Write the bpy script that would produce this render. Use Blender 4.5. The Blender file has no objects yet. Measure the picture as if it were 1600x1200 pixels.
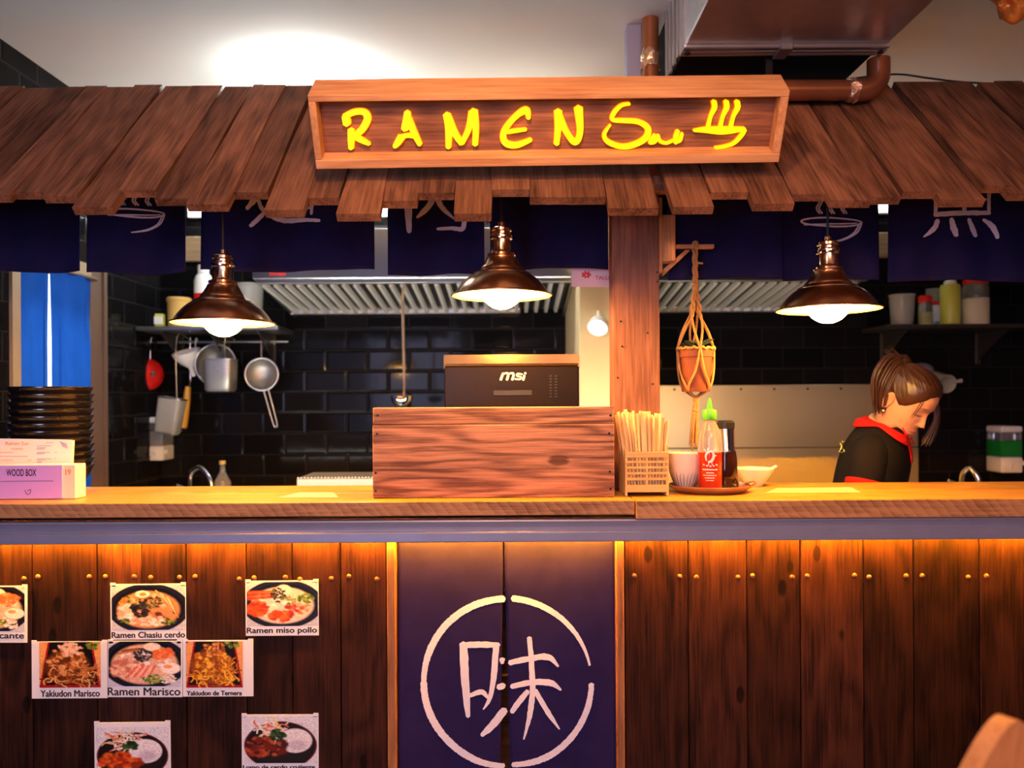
import bpy, bmesh, math, random
import numpy as np
from mathutils import Vector, Matrix, noise

SC = bpy.context.scene
COL = SC.collection
RND = random.Random(11)
PI = math.pi

# ---------------------------------------------------------------- camera, world, lights, exposure
FPX, CAMY, CAMZ, HOR, ROLL = 1200.0, -2.0, 1.372, 20.0, math.radians(0.33)
cam_d = bpy.data.cameras.new('camera')
cam_d.sensor_fit = 'HORIZONTAL'; cam_d.sensor_width = 36; cam_d.lens = 27
cam_d.shift_y = HOR / 1600
cam_d.clip_start = 0.02
cam_d.dof.use_dof = True; cam_d.dof.focus_distance = 2.1; cam_d.dof.aperture_fstop = 1.9
cam = bpy.data.objects.new('camera', cam_d); COL.objects.link(cam)
_c, _s = math.cos(ROLL), math.sin(ROLL)
cam.matrix_world = Matrix(((_c, _s, 0, 0), (0, 0, -1, CAMY), (-_s, _c, 0, CAMZ), (0, 0, 0, 1)))
SC.camera = cam

world = bpy.data.worlds.new('world'); SC.world = world; world.use_nodes = True
world.node_tree.nodes['Background'].inputs[0].default_value = (0.10, 0.09, 0.16, 1)
world.node_tree.nodes['Background'].inputs[1].default_value = 0.06
SC.view_settings.view_transform = 'Standard'; SC.view_settings.look = 'None'
SC.view_settings.exposure = 0.0; SC.view_settings.gamma = 1.0
SC.view_settings.use_curve_mapping = False

def area(name, loc, target, size, power, col, size_y=None, spread=PI):
    d = bpy.data.lights.new(name, 'AREA'); d.energy = power; d.color = col; d.size = size
    if size_y: d.shape = 'RECTANGLE'; d.size_y = size_y
    d.spread = spread
    o = bpy.data.objects.new(name, d); COL.objects.link(o); o.location = loc
    o.rotation_euler = (Vector(target) - Vector(loc)).to_track_quat('-Z', 'Y').to_euler()
    return o
# dining room ceiling lights behind the camera, kitchen ceiling light, room behind the curtain
area('street_window_light', (-1.6, -3.9, 1.55), (-0.5, 0.0, 1.4), 1.9, 98, (0.62, 0.64, 1.0), 1.5)
area('dining_light_warm', (0.9, -2.6, 2.45), (0.5, 0.0, 1.5), 0.9, 44, (1.0, 0.44, 0.22))
area('dining_light_centre', (0.0, -3.3, 2.4), (0.0, 0.0, 1.0), 0.8, 16, (1.0, 0.62, 0.72))
area('sign_spotlight', (-0.15, -1.5, 2.5), (0.0, 0.0, 1.95), 0.12, 7, (1.0, 0.50, 0.20), None, math.radians(95))
area('kitchen_light', (0.2, 1.05, 2.5), (0.2, 1.3, 0.0), 1.6, 13, (1.0, 0.93, 0.82), 0.15)
area('back_room_light', (-2.1, 0.75, 2.4), (-2.35, 1.5, 1.0), 0.4, 40, (0.9, 0.95, 1.0))
area('baffle_fill', (-0.5, 0.62, 1.02), (-0.5, 1.45, 1.85), 1.9, 6, (1.0, 0.97, 0.88), 0.06, math.radians(100))  # this and the next: added fill without a fixture, brightens the hood baffles
area('baffle_fill', (1.0, 0.62, 1.02), (1.0, 1.45, 1.85), 0.9, 3, (1.0, 0.95, 0.84), 0.06, math.radians(100))

# ---------------------------------------------------------------- pixel helpers (true distances)
def ray(px, py):
    tx, ty = (px - 800) / FPX, (600 - py + HOR) / FPX
    return Vector((tx * _c + ty * _s, 1.0, -tx * _s + ty * _c))
def at(px, py, d):
    r = ray(px, py)
    return Vector((r.x * d, CAMY + d, CAMZ + r.z * d))
def onplane(px, py, p0, n):
    r = ray(px, py); o = Vector((0, CAMY, CAMZ)); n = Vector(n)
    t = (Vector(p0) - o).dot(n) / r.dot(n)
    return o + r * t

# ---------------------------------------------------------------- object helpers
def tag(o, label=None, cat=None, group=None, kind=None):
    if label: o['label'] = label
    if cat: o['category'] = cat
    if group: o['group'] = group
    if kind: o['kind'] = kind
    return o
def thing(name, label, cat, loc, group=None, rz=0):
    o = bpy.data.objects.new(name, None); COL.objects.link(o)
    o.empty_display_size = 0.05
    o.location = loc; o.rotation_euler = (0, 0, rz)
    return tag(o, label, cat, group)
def world_loc(o):
    v = Vector((0, 0, 0))
    while o is not None:
        v += o.location; o = o.parent
    return v
def mk(name, bm, mat, parent=None, smooth=None, local=False, label=None):
    """link bm (world coordinates) as one mesh object; a top-level mesh gets its origin at its base."""
    bmesh.ops.recalc_face_normals(bm, faces=bm.faces[:]) if smooth != 'keep' else None
    me = bpy.data.meshes.new(name)
    if parent is not None:
        if not local:
            off = world_loc(parent)
            for v in bm.verts: v.co -= off
        org = Vector((0, 0, 0))
    else:
        xs = [v.co for v in bm.verts]
        org = Vector(((min(v.x for v in xs) + max(v.x for v in xs)) / 2,
                      (min(v.y for v in xs) + max(v.y for v in xs)) / 2, min(v.z for v in xs)))
        for v in bm.verts: v.co -= org
    bm.to_mesh(me); bm.free()
    mats = mat if isinstance(mat, (list, tuple)) else [mat]
    for m in mats: me.materials.append(m)
    if smooth is not None:
        for p in me.polygons: p.use_smooth = True
        if smooth != 'keep' and smooth < 180: me.set_sharp_from_angle(angle=math.radians(smooth))
    o = bpy.data.objects.new(name, me); COL.objects.link(o)
    o.location = org
    if parent is not None: o.parent = parent
    if label: o['label'] = label
    return o
def solo(name, bm, mat, label, cat, group=None, smooth=None):
    return tag(mk(name, bm, mat, None, smooth), label, cat, group)
def struct(name, bm, mat, smooth=None):
    return tag(mk(name, bm, mat, None, smooth), kind='structure')
def copy_tree(o, parent=None):
    c = o.copy(); COL.objects.link(c); c.parent = parent
    for ch in list(o.children): copy_tree(ch, c)
    return c
B = bmesh.new

def box(bm, x0, x1, y0, y1, z0, z1, bev=0.0, seg=1):
    r = bmesh.ops.create_cube(bm, size=1.0)
    vs = r['verts']
    for v in vs:
        v.co = Vector(((x0 + x1) / 2 + v.co.x * (x1 - x0), (y0 + y1) / 2 + v.co.y * (y1 - y0), (z0 + z1) / 2 + v.co.z * (z1 - z0)))
    if bev > 0:
        es = set(e for v in vs for e in v.link_edges)
        r2 = bmesh.ops.bevel(bm, geom=list(es), offset=bev, segments=seg, affect='EDGES', profile=0.5)
        return r2['verts']
    return vs
def xform(bm, vs, m):
    for v in vs: v.co = m @ v.co
def hexa(bm, c8):
    """8 corners: bottom 4 (ccw) then top 4."""
    v = [bm.verts.new(c) for c in c8]
    for f in ((0, 3, 2, 1), (4, 5, 6, 7), (0, 1, 5, 4), (1, 2, 6, 5), (2, 3, 7, 6), (3, 0, 4, 7)):
        bm.faces.new([v[i] for i in f])
    return v
def lathe(bm, prof, c=(0, 0, 0), seg=32, m=None, mi=0):
    """prof: list of (r, z); open ends with r>0 stay open; m: 3x3/4x4 orientation about the centre."""
    c = Vector(c); m = m.to_3x3() if m else Matrix.Identity(3)
    rings = []
    for r, z in prof:
        if r < 1e-6: rings.append([bm.verts.new(c + m @ Vector((0, 0, z)))])
        else: rings.append([bm.verts.new(c + m @ Vector((r * math.cos(2 * PI * k / seg), r * math.sin(2 * PI * k / seg), z))) for k in range(seg)])
    for a, b in zip(rings, rings[1:]):
        for k in range(seg):
            k2 = (k + 1) % seg
            if len(a) == 1 and len(b) == 1: continue
            if len(a) == 1: f = bm.faces.new((a[0], b[k], b[k2]))
            elif len(b) == 1: f = bm.faces.new((a[k], b[0], a[k2]))
            else: f = bm.faces.new((a[k], b[k], b[k2], a[k2]))
            f.material_index = mi
    return rings
def catmull(pts, n=8):
    P = [tuple(p) for p in pts]
    if len(P) < 3: 
        return [tuple(P[0][j] + (P[1][j] - P[0][j]) * t / n for j in range(len(P[0]))) for t in range(n + 1)]
    out = []
    for i in range(len(P) - 1):
        p0 = P[max(i - 1, 0)]; p1 = P[i]; p2 = P[i + 1]; p3 = P[min(i + 2, len(P) - 1)]
        for k in range(n):
            t = k / n
            out.append(tuple(0.5 * (2 * b + (c - a) * t + (2 * a - 5 * b + 4 * c - d) * t * t + (3 * b - a - 3 * c + d) * t ** 3) for a, b, c, d in zip(p0, p1, p2, p3)))
    out.append(P[-1])
    return out
def tube(bm, pts, r, seg=10, smooth_n=0, cap=True, flat=1.0, mi=0):
    """tube along 3-D points; r a number or a list; flat squashes it in one direction."""
    pts = [Vector(p) for p in pts]
    rs = list(r) if isinstance(r, (list, tuple)) else [r] * len(pts)
    if smooth_n:
        q = catmull([(p.x, p.y, p.z, a) for p, a in zip(pts, rs)], smooth_n)
        pts = [Vector(p[:3]) for p in q]; rs = [max(p[3], 1e-4) for p in q]
    up = None; rings = []
    for i, p in enumerate(pts):
        t = (pts[min(i + 1, len(pts) - 1)] - pts[max(i - 1, 0)]).normalized()
        if up is None:
            up = Vector((0, 0, 1)) if abs(t.z) < 0.9 else Vector((0, 1, 0))
        n = (up - t * up.dot(t))
        n = n.normalized() if n.length > 1e-6 else t.orthogonal().normalized()
        up = n; b = t.cross(n)
        rings.append([bm.verts.new(p + n * rs[i] * math.cos(2 * PI * k / seg) + b * rs[i] * flat * math.sin(2 * PI * k / seg)) for k in range(seg)])
    for a, b in zip(rings, rings[1:]):
        for k in range(seg):
            bm.faces.new((a[k], a[(k + 1) % seg], b[(k + 1) % seg], b[k])).material_index = mi
    if cap:
        bm.faces.new(rings[0][::-1]).material_index = mi; bm.faces.new(rings[-1]).material_index = mi
    return rings
def ellipsoid(bm, c, rx, ry, rz, m=None, useg=16, vseg=10, mi=0):
    r = bmesh.ops.create_uvsphere(bm, u_segments=useg, v_segments=vseg, radius=1.0)
    m = m.to_3x3() if m else Matrix.Identity(3)
    for v in r['verts']: v.co = Vector(c) + m @ Vector((v.co.x * rx, v.co.y * ry, v.co.z * rz))
    for v in r['verts']:
        for f in v.link_faces: f.material_index = mi
    return r['verts']
def stroke(bm, pts, mp, thick=0.004, n=6, taper=(1, 1), lift=0.0, jitter=0.0, closed=False):
    """brush stroke: pts (px, py, width px); mp(px, py, h) -> world point lifted h off its surface."""
    q = catmull(pts, n); L = len(q); le = []; ri = []
    for i, (x, y, w) in enumerate(q):
        a = q[max(i - 1, 0)]; b = q[min(i + 1, L - 1)]
        dx, dy = b[0] - a[0], b[1] - a[1]; l = math.hypot(dx, dy) or 1
        nx, ny = -dy / l, dx / l
        f = 1.0
        if taper[0] != 1 and i < L * 0.25: f = taper[0] + (1 - taper[0]) * i / (L * 0.25)
        if taper[1] != 1 and i > L * 0.7: f = taper[1] + (1 - taper[1]) * (L - 1 - i) / (L * 0.3)
        j1 = 1 + RND.uniform(-jitter, jitter); j2 = 1 + RND.uniform(-jitter, jitter)
        le.append((x + nx * w / 2 * f * j1, y + ny * w / 2 * f * j1)); ri.append((x - nx * w / 2 * f * j2, y - ny * w / 2 * f * j2))
    def caps(p, d, w):  # rounded end
        out = []
        for k in range(1, 4):
            a = PI * k / 4
            out.append(a)
        return out
    outline = []
    def endcap(i, sgn):
        x, y, w = q[i]; a = q[max(i - 1, 0)]; b = q[min(i + 1, L - 1)]
        dx, dy = b[0] - a[0], b[1] - a[1]; l = math.hypot(dx, dy) or 1
        return (x + sgn * dx / l * w * 0.3 * (taper[1] if sgn > 0 else taper[0]), y + sgn * dy / l * w * 0.3 * (taper[1] if sgn > 0 else taper[0]))
    e0 = endcap(0, -1); e1 = endcap(L - 1, 1)
    T = lambda p, h: bm.verts.new(mp(p[0], p[1], h))
    tl = [T(p, lift + thick) for p in le]; tr = [T(p, lift + thick) for p in ri]
    bl = [T(p, lift) for p in le]; br = [T(p, lift) for p in ri]
    for i in range(L - 1):
        bm.faces.new((tl[i], tr[i], tr[i + 1], tl[i + 1]))
        bm.faces.new((bl[i], tl[i], tl[i + 1], bl[i + 1]))
        bm.faces.new((tr[i], br[i], br[i + 1], tr[i + 1]))
    for e, i, s in ((e0, 0, 1), (e1, L - 1, -1)):
        t = T(e, lift + thick); b = T(e, lift)
        bm.faces.new((t, tr[i], tl[i])); bm.faces.new((t, tl[i], bl[i], b)); bm.faces.new((t, b, br[i], tr[i]))

def text_into(bm, s, rect, mp, lift=0.0008, thick=0.0, shear=0.0, bold=0.0, mi=0):
    """write s so that it fills rect (x0, y0, x1, y1) of the surface mp maps."""
    cu = bpy.data.curves.new('t', 'FONT'); cu.body = s; cu.size = 1; cu.resolution_u = 6; cu.offset = bold; cu.shear = shear
    ob = bpy.data.objects.new('t', cu); COL.objects.link(ob)
    dg = bpy.context.evaluated_depsgraph_get(); dg.update()
    ev = ob.evaluated_get(dg); me = ev.to_mesh()
    co = [v.co.copy() for v in me.vertices]; polys = [list(p.vertices) for p in me.polygons]
    ev.to_mesh_clear(); bpy.data.objects.remove(ob); bpy.data.curves.remove(cu)
    if not co: return
    x0 = min(c.x for c in co); x1 = max(c.x for c in co); y0 = min(c.y for c in co); y1 = max(c.y for c in co)
    vs = []
    for c in co:
        u = (c.x - x0) / (x1 - x0); v = (c.y - y0) / (y1 - y0)
        vs.append(bm.verts.new(mp(rect[0] + u * (rect[2] - rect[0]), rect[3] + v * (rect[1] - rect[3]), lift)))
    for p in polys:
        try: bm.faces.new([vs[i] for i in p]).material_index = mi
        except ValueError: pass

# ---------------------------------------------------------------- materials
def new_mat(name):
    m = bpy.data.materials.new(name); m.use_nodes = True
    nt = m.node_tree; b = nt.nodes['Principled BSDF']
    return m, nt, b
def N(nt, t, **kw):
    n = nt.nodes.new(t)
    for k, v in kw.items():
        if k.startswith('_'): setattr(n, k[1:], v)
        else: n.inputs[k].default_value = v
    return n
def plain(name, col, rough=0.5, metal=0.0, var=0.12, scale=30.0, bump=0.0, spec=0.5, coat=0.0, sheen=0.0, trans=0.0, alpha=1.0, emit=None):
    m, nt, b = new_mat(name)
    tc = N(nt, 'ShaderNodeTexCoord'); nz = N(nt, 'ShaderNodeTexNoise', Scale=scale, Detail=5.0)
    nt.links.new(tc.outputs['Object'], nz.inputs['Vector'])
    mx = N(nt, 'ShaderNodeMix', _data_type='RGBA')
    mx.inputs[6].default_value = tuple(c * (1 - var) for c in col) + (1,)
    mx.inputs[7].default_value = tuple(min(1, c * (1 + var)) for c in col) + (1,)
    nt.links.new(nz.outputs['Fac'], mx.inputs[0]); nt.links.new(mx.outputs[2], b.inputs['Base Color'])
    b.inputs['Roughness'].default_value = rough; b.inputs['Metallic'].default_value = metal
    b.inputs['Specular IOR Level'].default_value = spec
    b.inputs['Coat Weight'].default_value = coat; b.inputs['Sheen Weight'].default_value = sheen
    b.inputs['Transmission Weight'].default_value = trans; b.inputs['Alpha'].default_value = alpha
    if emit:
        b.inputs['Emission Color'].default_value = tuple(emit[0]) + (1,); b.inputs['Emission Strength'].default_value = emit[1]
    if bump:
        bp = N(nt, 'ShaderNodeBump', Strength=bump, Distance=0.004)
        nt.links.new(nz.outputs['Fac'], bp.inputs['Height']); nt.links.new(bp.outputs[0], b.inputs['Normal'])
    return m
def wood(name, dark, light, axis='X', rough=0.6, bump=0.35, rot=0.0, knots=0.0, ring=7.0, saw=False, sv=0.35, spec=0.35, contrast=(0.34, 0.66), ramp=0.045):
    """weathered board: grain along axis, colour shifted per object."""
    m, nt, b = new_mat(name); lk = nt.links.new
    tc = N(nt, 'ShaderNodeTexCoord'); oi = N(nt, 'ShaderNodeObjectInfo')
    mr = N(nt, 'ShaderNodeMapping'); mr.inputs['Rotation'].default_value = (rot, 0, 0)
    lk(tc.outputs['Object'], mr.inputs['Vector'])
    off = N(nt, 'ShaderNodeVectorMath', _operation='MULTIPLY_ADD')
    cv = N(nt, 'ShaderNodeCombineXYZ')
    for i in range(3): lk(oi.outputs['Random'], cv.inputs[i])
    off.inputs[1].default_value = (37.0, 53.0, 71.0)
    lk(cv.outputs[0], off.inputs[0]); lk(mr.outputs[0], off.inputs[2])
    a = 'XYZ'.index(axis)
    def st(sal, sac):
        mp = N(nt, 'ShaderNodeMapping'); s = [sac] * 3; s[a] = sal
        mp.inputs['Scale'].default_value = s; lk(off.outputs[0], mp.inputs['Vector']); return mp.outputs[0]
    fine = N(nt, 'ShaderNodeTexNoise', Scale=1.0, Detail=6.0, Roughness=0.65); lk(st(6.0, 150.0), fine.inputs['Vector'])
    broad = N(nt, 'ShaderNodeTexNoise', Scale=1.0, Detail=4.0, Roughness=0.6); lk(st(2.5, 9.0), broad.inputs['Vector'])
    warp = N(nt, 'ShaderNodeTexNoise', Scale=1.0, Detail=2.0); lk(st(1.6, ring), warp.inputs['Vector'])
    mul = N(nt, 'ShaderNodeMath', _operation='MULTIPLY'); mul.inputs[1].default_value = 46.0; lk(warp.outputs['Fac'], mul.inputs[0])
    sn = N(nt, 'ShaderNodeMath', _operation='SINE'); lk(mul.outputs[0], sn.inputs[0])
    def mad(x, k, c):
        q = N(nt, 'ShaderNodeMath', _operation='MULTIPLY_ADD'); q.inputs[1].default_value = k
        lk(x, q.inputs[0])
        if isinstance(c, float): q.inputs[2].default_value = c
        else: lk(c, q.inputs[2])
        return q.outputs[0]
    h = mad(sn.outputs[0], ramp, 0.0); h = mad(fine.outputs['Fac'], 0.62, h); h = mad(broad.outputs['Fac'], 0.38, h)
    if knots:
        vo = N(nt, 'ShaderNodeTexVoronoi', Scale=1.0); lk(st(3.2 * knots, 6.5 * knots), vo.inputs['Vector'])
        kr = N(nt, 'ShaderNodeMapRange'); kr.inputs[1].default_value = 0.04; kr.inputs[2].default_value = 0.11; kr.inputs[3].default_value = -0.42; kr.inputs[4].default_value = 0.0
        lk(vo.outputs['Distance'], kr.inputs[0])
        ad = N(nt, 'ShaderNodeMath', _operation='ADD'); lk(h, ad.inputs[0]); lk(kr.outputs[0], ad.inputs[1]); h = ad.outputs[0]
    if saw:
        wv = N(nt, 'ShaderNodeTexWave', Scale=14.0, Distortion=3.0, Detail=2.0); wv.wave_profile = 'SAW'
        wv.inputs['Detail Scale'].default_value = 1.5
        mp = N(nt, 'ShaderNodeMapping'); mp.inputs['Rotation'].default_value = (0, math.radians(42), 0); lk(tc.outputs['Object'], mp.inputs['Vector'])
        lk(mp.outputs[0], wv.inputs['Vector']); h = mad(wv.outputs['Fac'], 0.16, h)
    cr = N(nt, 'ShaderNodeValToRGB'); lk(h, cr.inputs[0])
    e = cr.color_ramp.elements
    e[0].position = contrast[0]; e[0].color = tuple(dark) + (1,)
    e[1].position = contrast[1]; e[1].color = tuple(light) + (1,)
    hs = N(nt, 'ShaderNodeHueSaturation'); lk(cr.outputs[0], hs.inputs['Color'])
    vr = N(nt, 'ShaderNodeMapRange'); vr.inputs[3].default_value = 1 - sv; vr.inputs[4].default_value = 1 + sv
    lk(oi.outputs['Random'], vr.inputs[0]); lk(vr.outputs[0], hs.inputs['Value'])
    lk(hs.outputs[0], b.inputs['Base Color'])
    b.inputs['Roughness'].default_value = rough; b.inputs['Specular IOR Level'].default_value = spec
    bp = N(nt, 'ShaderNodeBump', Strength=bump, Distance=0.006); lk(h, bp.inputs['Height']); lk(bp.outputs[0], b.inputs['Normal'])
    return m
def tiles(name, axis, tw=0.2, th=0.1, col=(0.006, 0.0055, 0.0065), grout=(0.016, 0.014, 0.016), rough=0.09):
    m, nt, b = new_mat(name); lk = nt.links.new
    tc = N(nt, 'ShaderNodeTexCoord'); sp = N(nt, 'ShaderNodeSeparateXYZ'); lk(tc.outputs['Object'], sp.inputs[0])
    cb = N(nt, 'ShaderNodeCombineXYZ')
    u, v = {'XZ': ('X', 'Z'), 'YZ': ('Y', 'Z'), 'XY': ('X', 'Y')}[axis]
    lk(sp.outputs[u], cb.inputs[0]); lk(sp.outputs[v], cb.inputs[1])
    def brick(ms, sm):
        k = N(nt, 'ShaderNodeTexBrick', Scale=1.0); k.inputs['Brick Width'].default_value = tw; k.inputs['Row Height'].default_value = th
        k.inputs['Mortar Size'].default_value = ms; k.inputs['Mortar Smooth'].default_value = sm
        k.inputs['Color1'].default_value = tuple(c * 0.7 for c in col) + (1,); k.inputs['Color2'].default_value = tuple(c * 1.5 for c in col) + (1,)
        k.inputs['Mortar'].default_value = tuple(grout) + (1,)
        lk(cb.outputs[0], k.inputs['Vector']); return k
    k1 = brick(0.0022, 0.1); lk(k1.outputs['Color'], b.inputs['Base Color'])
    k2 = brick(0.012, 1.0)
    nz = N(nt, 'ShaderNodeTexNoise', Scale=9.0, Detail=2.0); lk(tc.outputs['Object'], nz.inputs['Vector'])
    ad = N(nt, 'ShaderNodeMath', _operation='MULTIPLY_ADD'); ad.inputs[1].default_value = -1.0
    sc = N(nt, 'ShaderNodeMath', _operation='MULTIPLY'); sc.inputs[1].default_value = 0.5; lk(nz.outputs['Fac'], sc.inputs[0])
    lk(k2.outputs['Fac'], ad.inputs[0]); lk(sc.outputs[0], ad.inputs[2])
    bp = N(nt, 'ShaderNodeBump', Strength=0.45, Distance=0.003); lk(ad.outputs[0], bp.inputs['Height']); lk(bp.outputs[0], b.inputs['Normal'])
    b.inputs['Specular IOR Level'].default_value = 0.07
    rr = N(nt, 'ShaderNodeMapRange'); rr.inputs[3].default_value = rough; rr.inputs[4].default_value = 0.6
    lk(k1.outputs['Fac'], rr.inputs[0]); lk(rr.outputs[0], b.inputs['Roughness'])
    return m
def fabric(name, col, var=0.3, trans=0.0):
    m, nt, b = new_mat(name); lk = nt.links.new
    tc = N(nt, 'ShaderNodeTexCoord')
    wv = N(nt, 'ShaderNodeTexNoise', Scale=900.0, Detail=2.0); lk(tc.outputs['Object'], wv.inputs['Vector'])
    nz = N(nt, 'ShaderNodeTexNoise', Scale=14.0, Detail=4.0); lk(tc.outputs['Object'], nz.inputs['Vector'])
    ad = N(nt, 'ShaderNodeMath', _operation='ADD'); lk(wv.outputs['Fac'], ad.inputs[0]); lk(nz.outputs['Fac'], ad.inputs[1])
    mr = N(nt, 'ShaderNodeMapRange'); mr.inputs[1].default_value = 0.6; mr.inputs[2].default_value = 1.4; lk(ad.outputs[0], mr.inputs[0])
    mx = N(nt, 'ShaderNodeMix', _data_type='RGBA')
    mx.inputs[6].default_value = tuple(c * (1 - var) for c in col) + (1,); mx.inputs[7].default_value = tuple(min(1, c * (1 + var)) for c in col) + (1,)
    lk(mr.outputs[0], mx.inputs[0]); lk(mx.outputs[2], b.inputs['Base Color'])
    b.inputs['Roughness'].default_value = 0.85; b.inputs['Specular IOR Level'].default_value = 0.12; b.inputs['Sheen Weight'].default_value = 0.0
    bp = N(nt, 'ShaderNodeBump', Strength=0.25, Distance=0.001); lk(wv.outputs['Fac'], bp.inputs['Height']); lk(bp.outputs[0], b.inputs['Normal'])
    if trans:
        tr = N(nt, 'ShaderNodeBsdfTranslucent'); tr.inputs[0].default_value = tuple(col) + (1,)
        ms = N(nt, 'ShaderNodeMixShader'); ms.inputs[0].default_value = trans
        lk(b.outputs[0], ms.inputs[1]); lk(tr.outputs[0], ms.inputs[2]); lk(ms.outputs[0], nt.nodes['Material Output'].inputs[0])
    return m
def painted(name, rough=0.5, spec=0.4, attr='Col'):
    """colour printed or grown on the thing itself, read from its colour attribute."""
    m, nt, b = new_mat(name)
    a = N(nt, 'ShaderNodeVertexColor', _layer_name=attr); nt.links.new(a.outputs[0], b.inputs['Base Color'])
    b.inputs['Roughness'].default_value = rough; b.inputs['Specular IOR Level'].default_value = spec
    return m
def glow(name, col, s):
    m, nt, b = new_mat(name)
    b.inputs['Base Color'].default_value = tuple(col) + (1,)
    b.inputs['Emission Color'].default_value = tuple(col) + (1,); b.inputs['Emission Strength'].default_value = s
    return m

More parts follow.
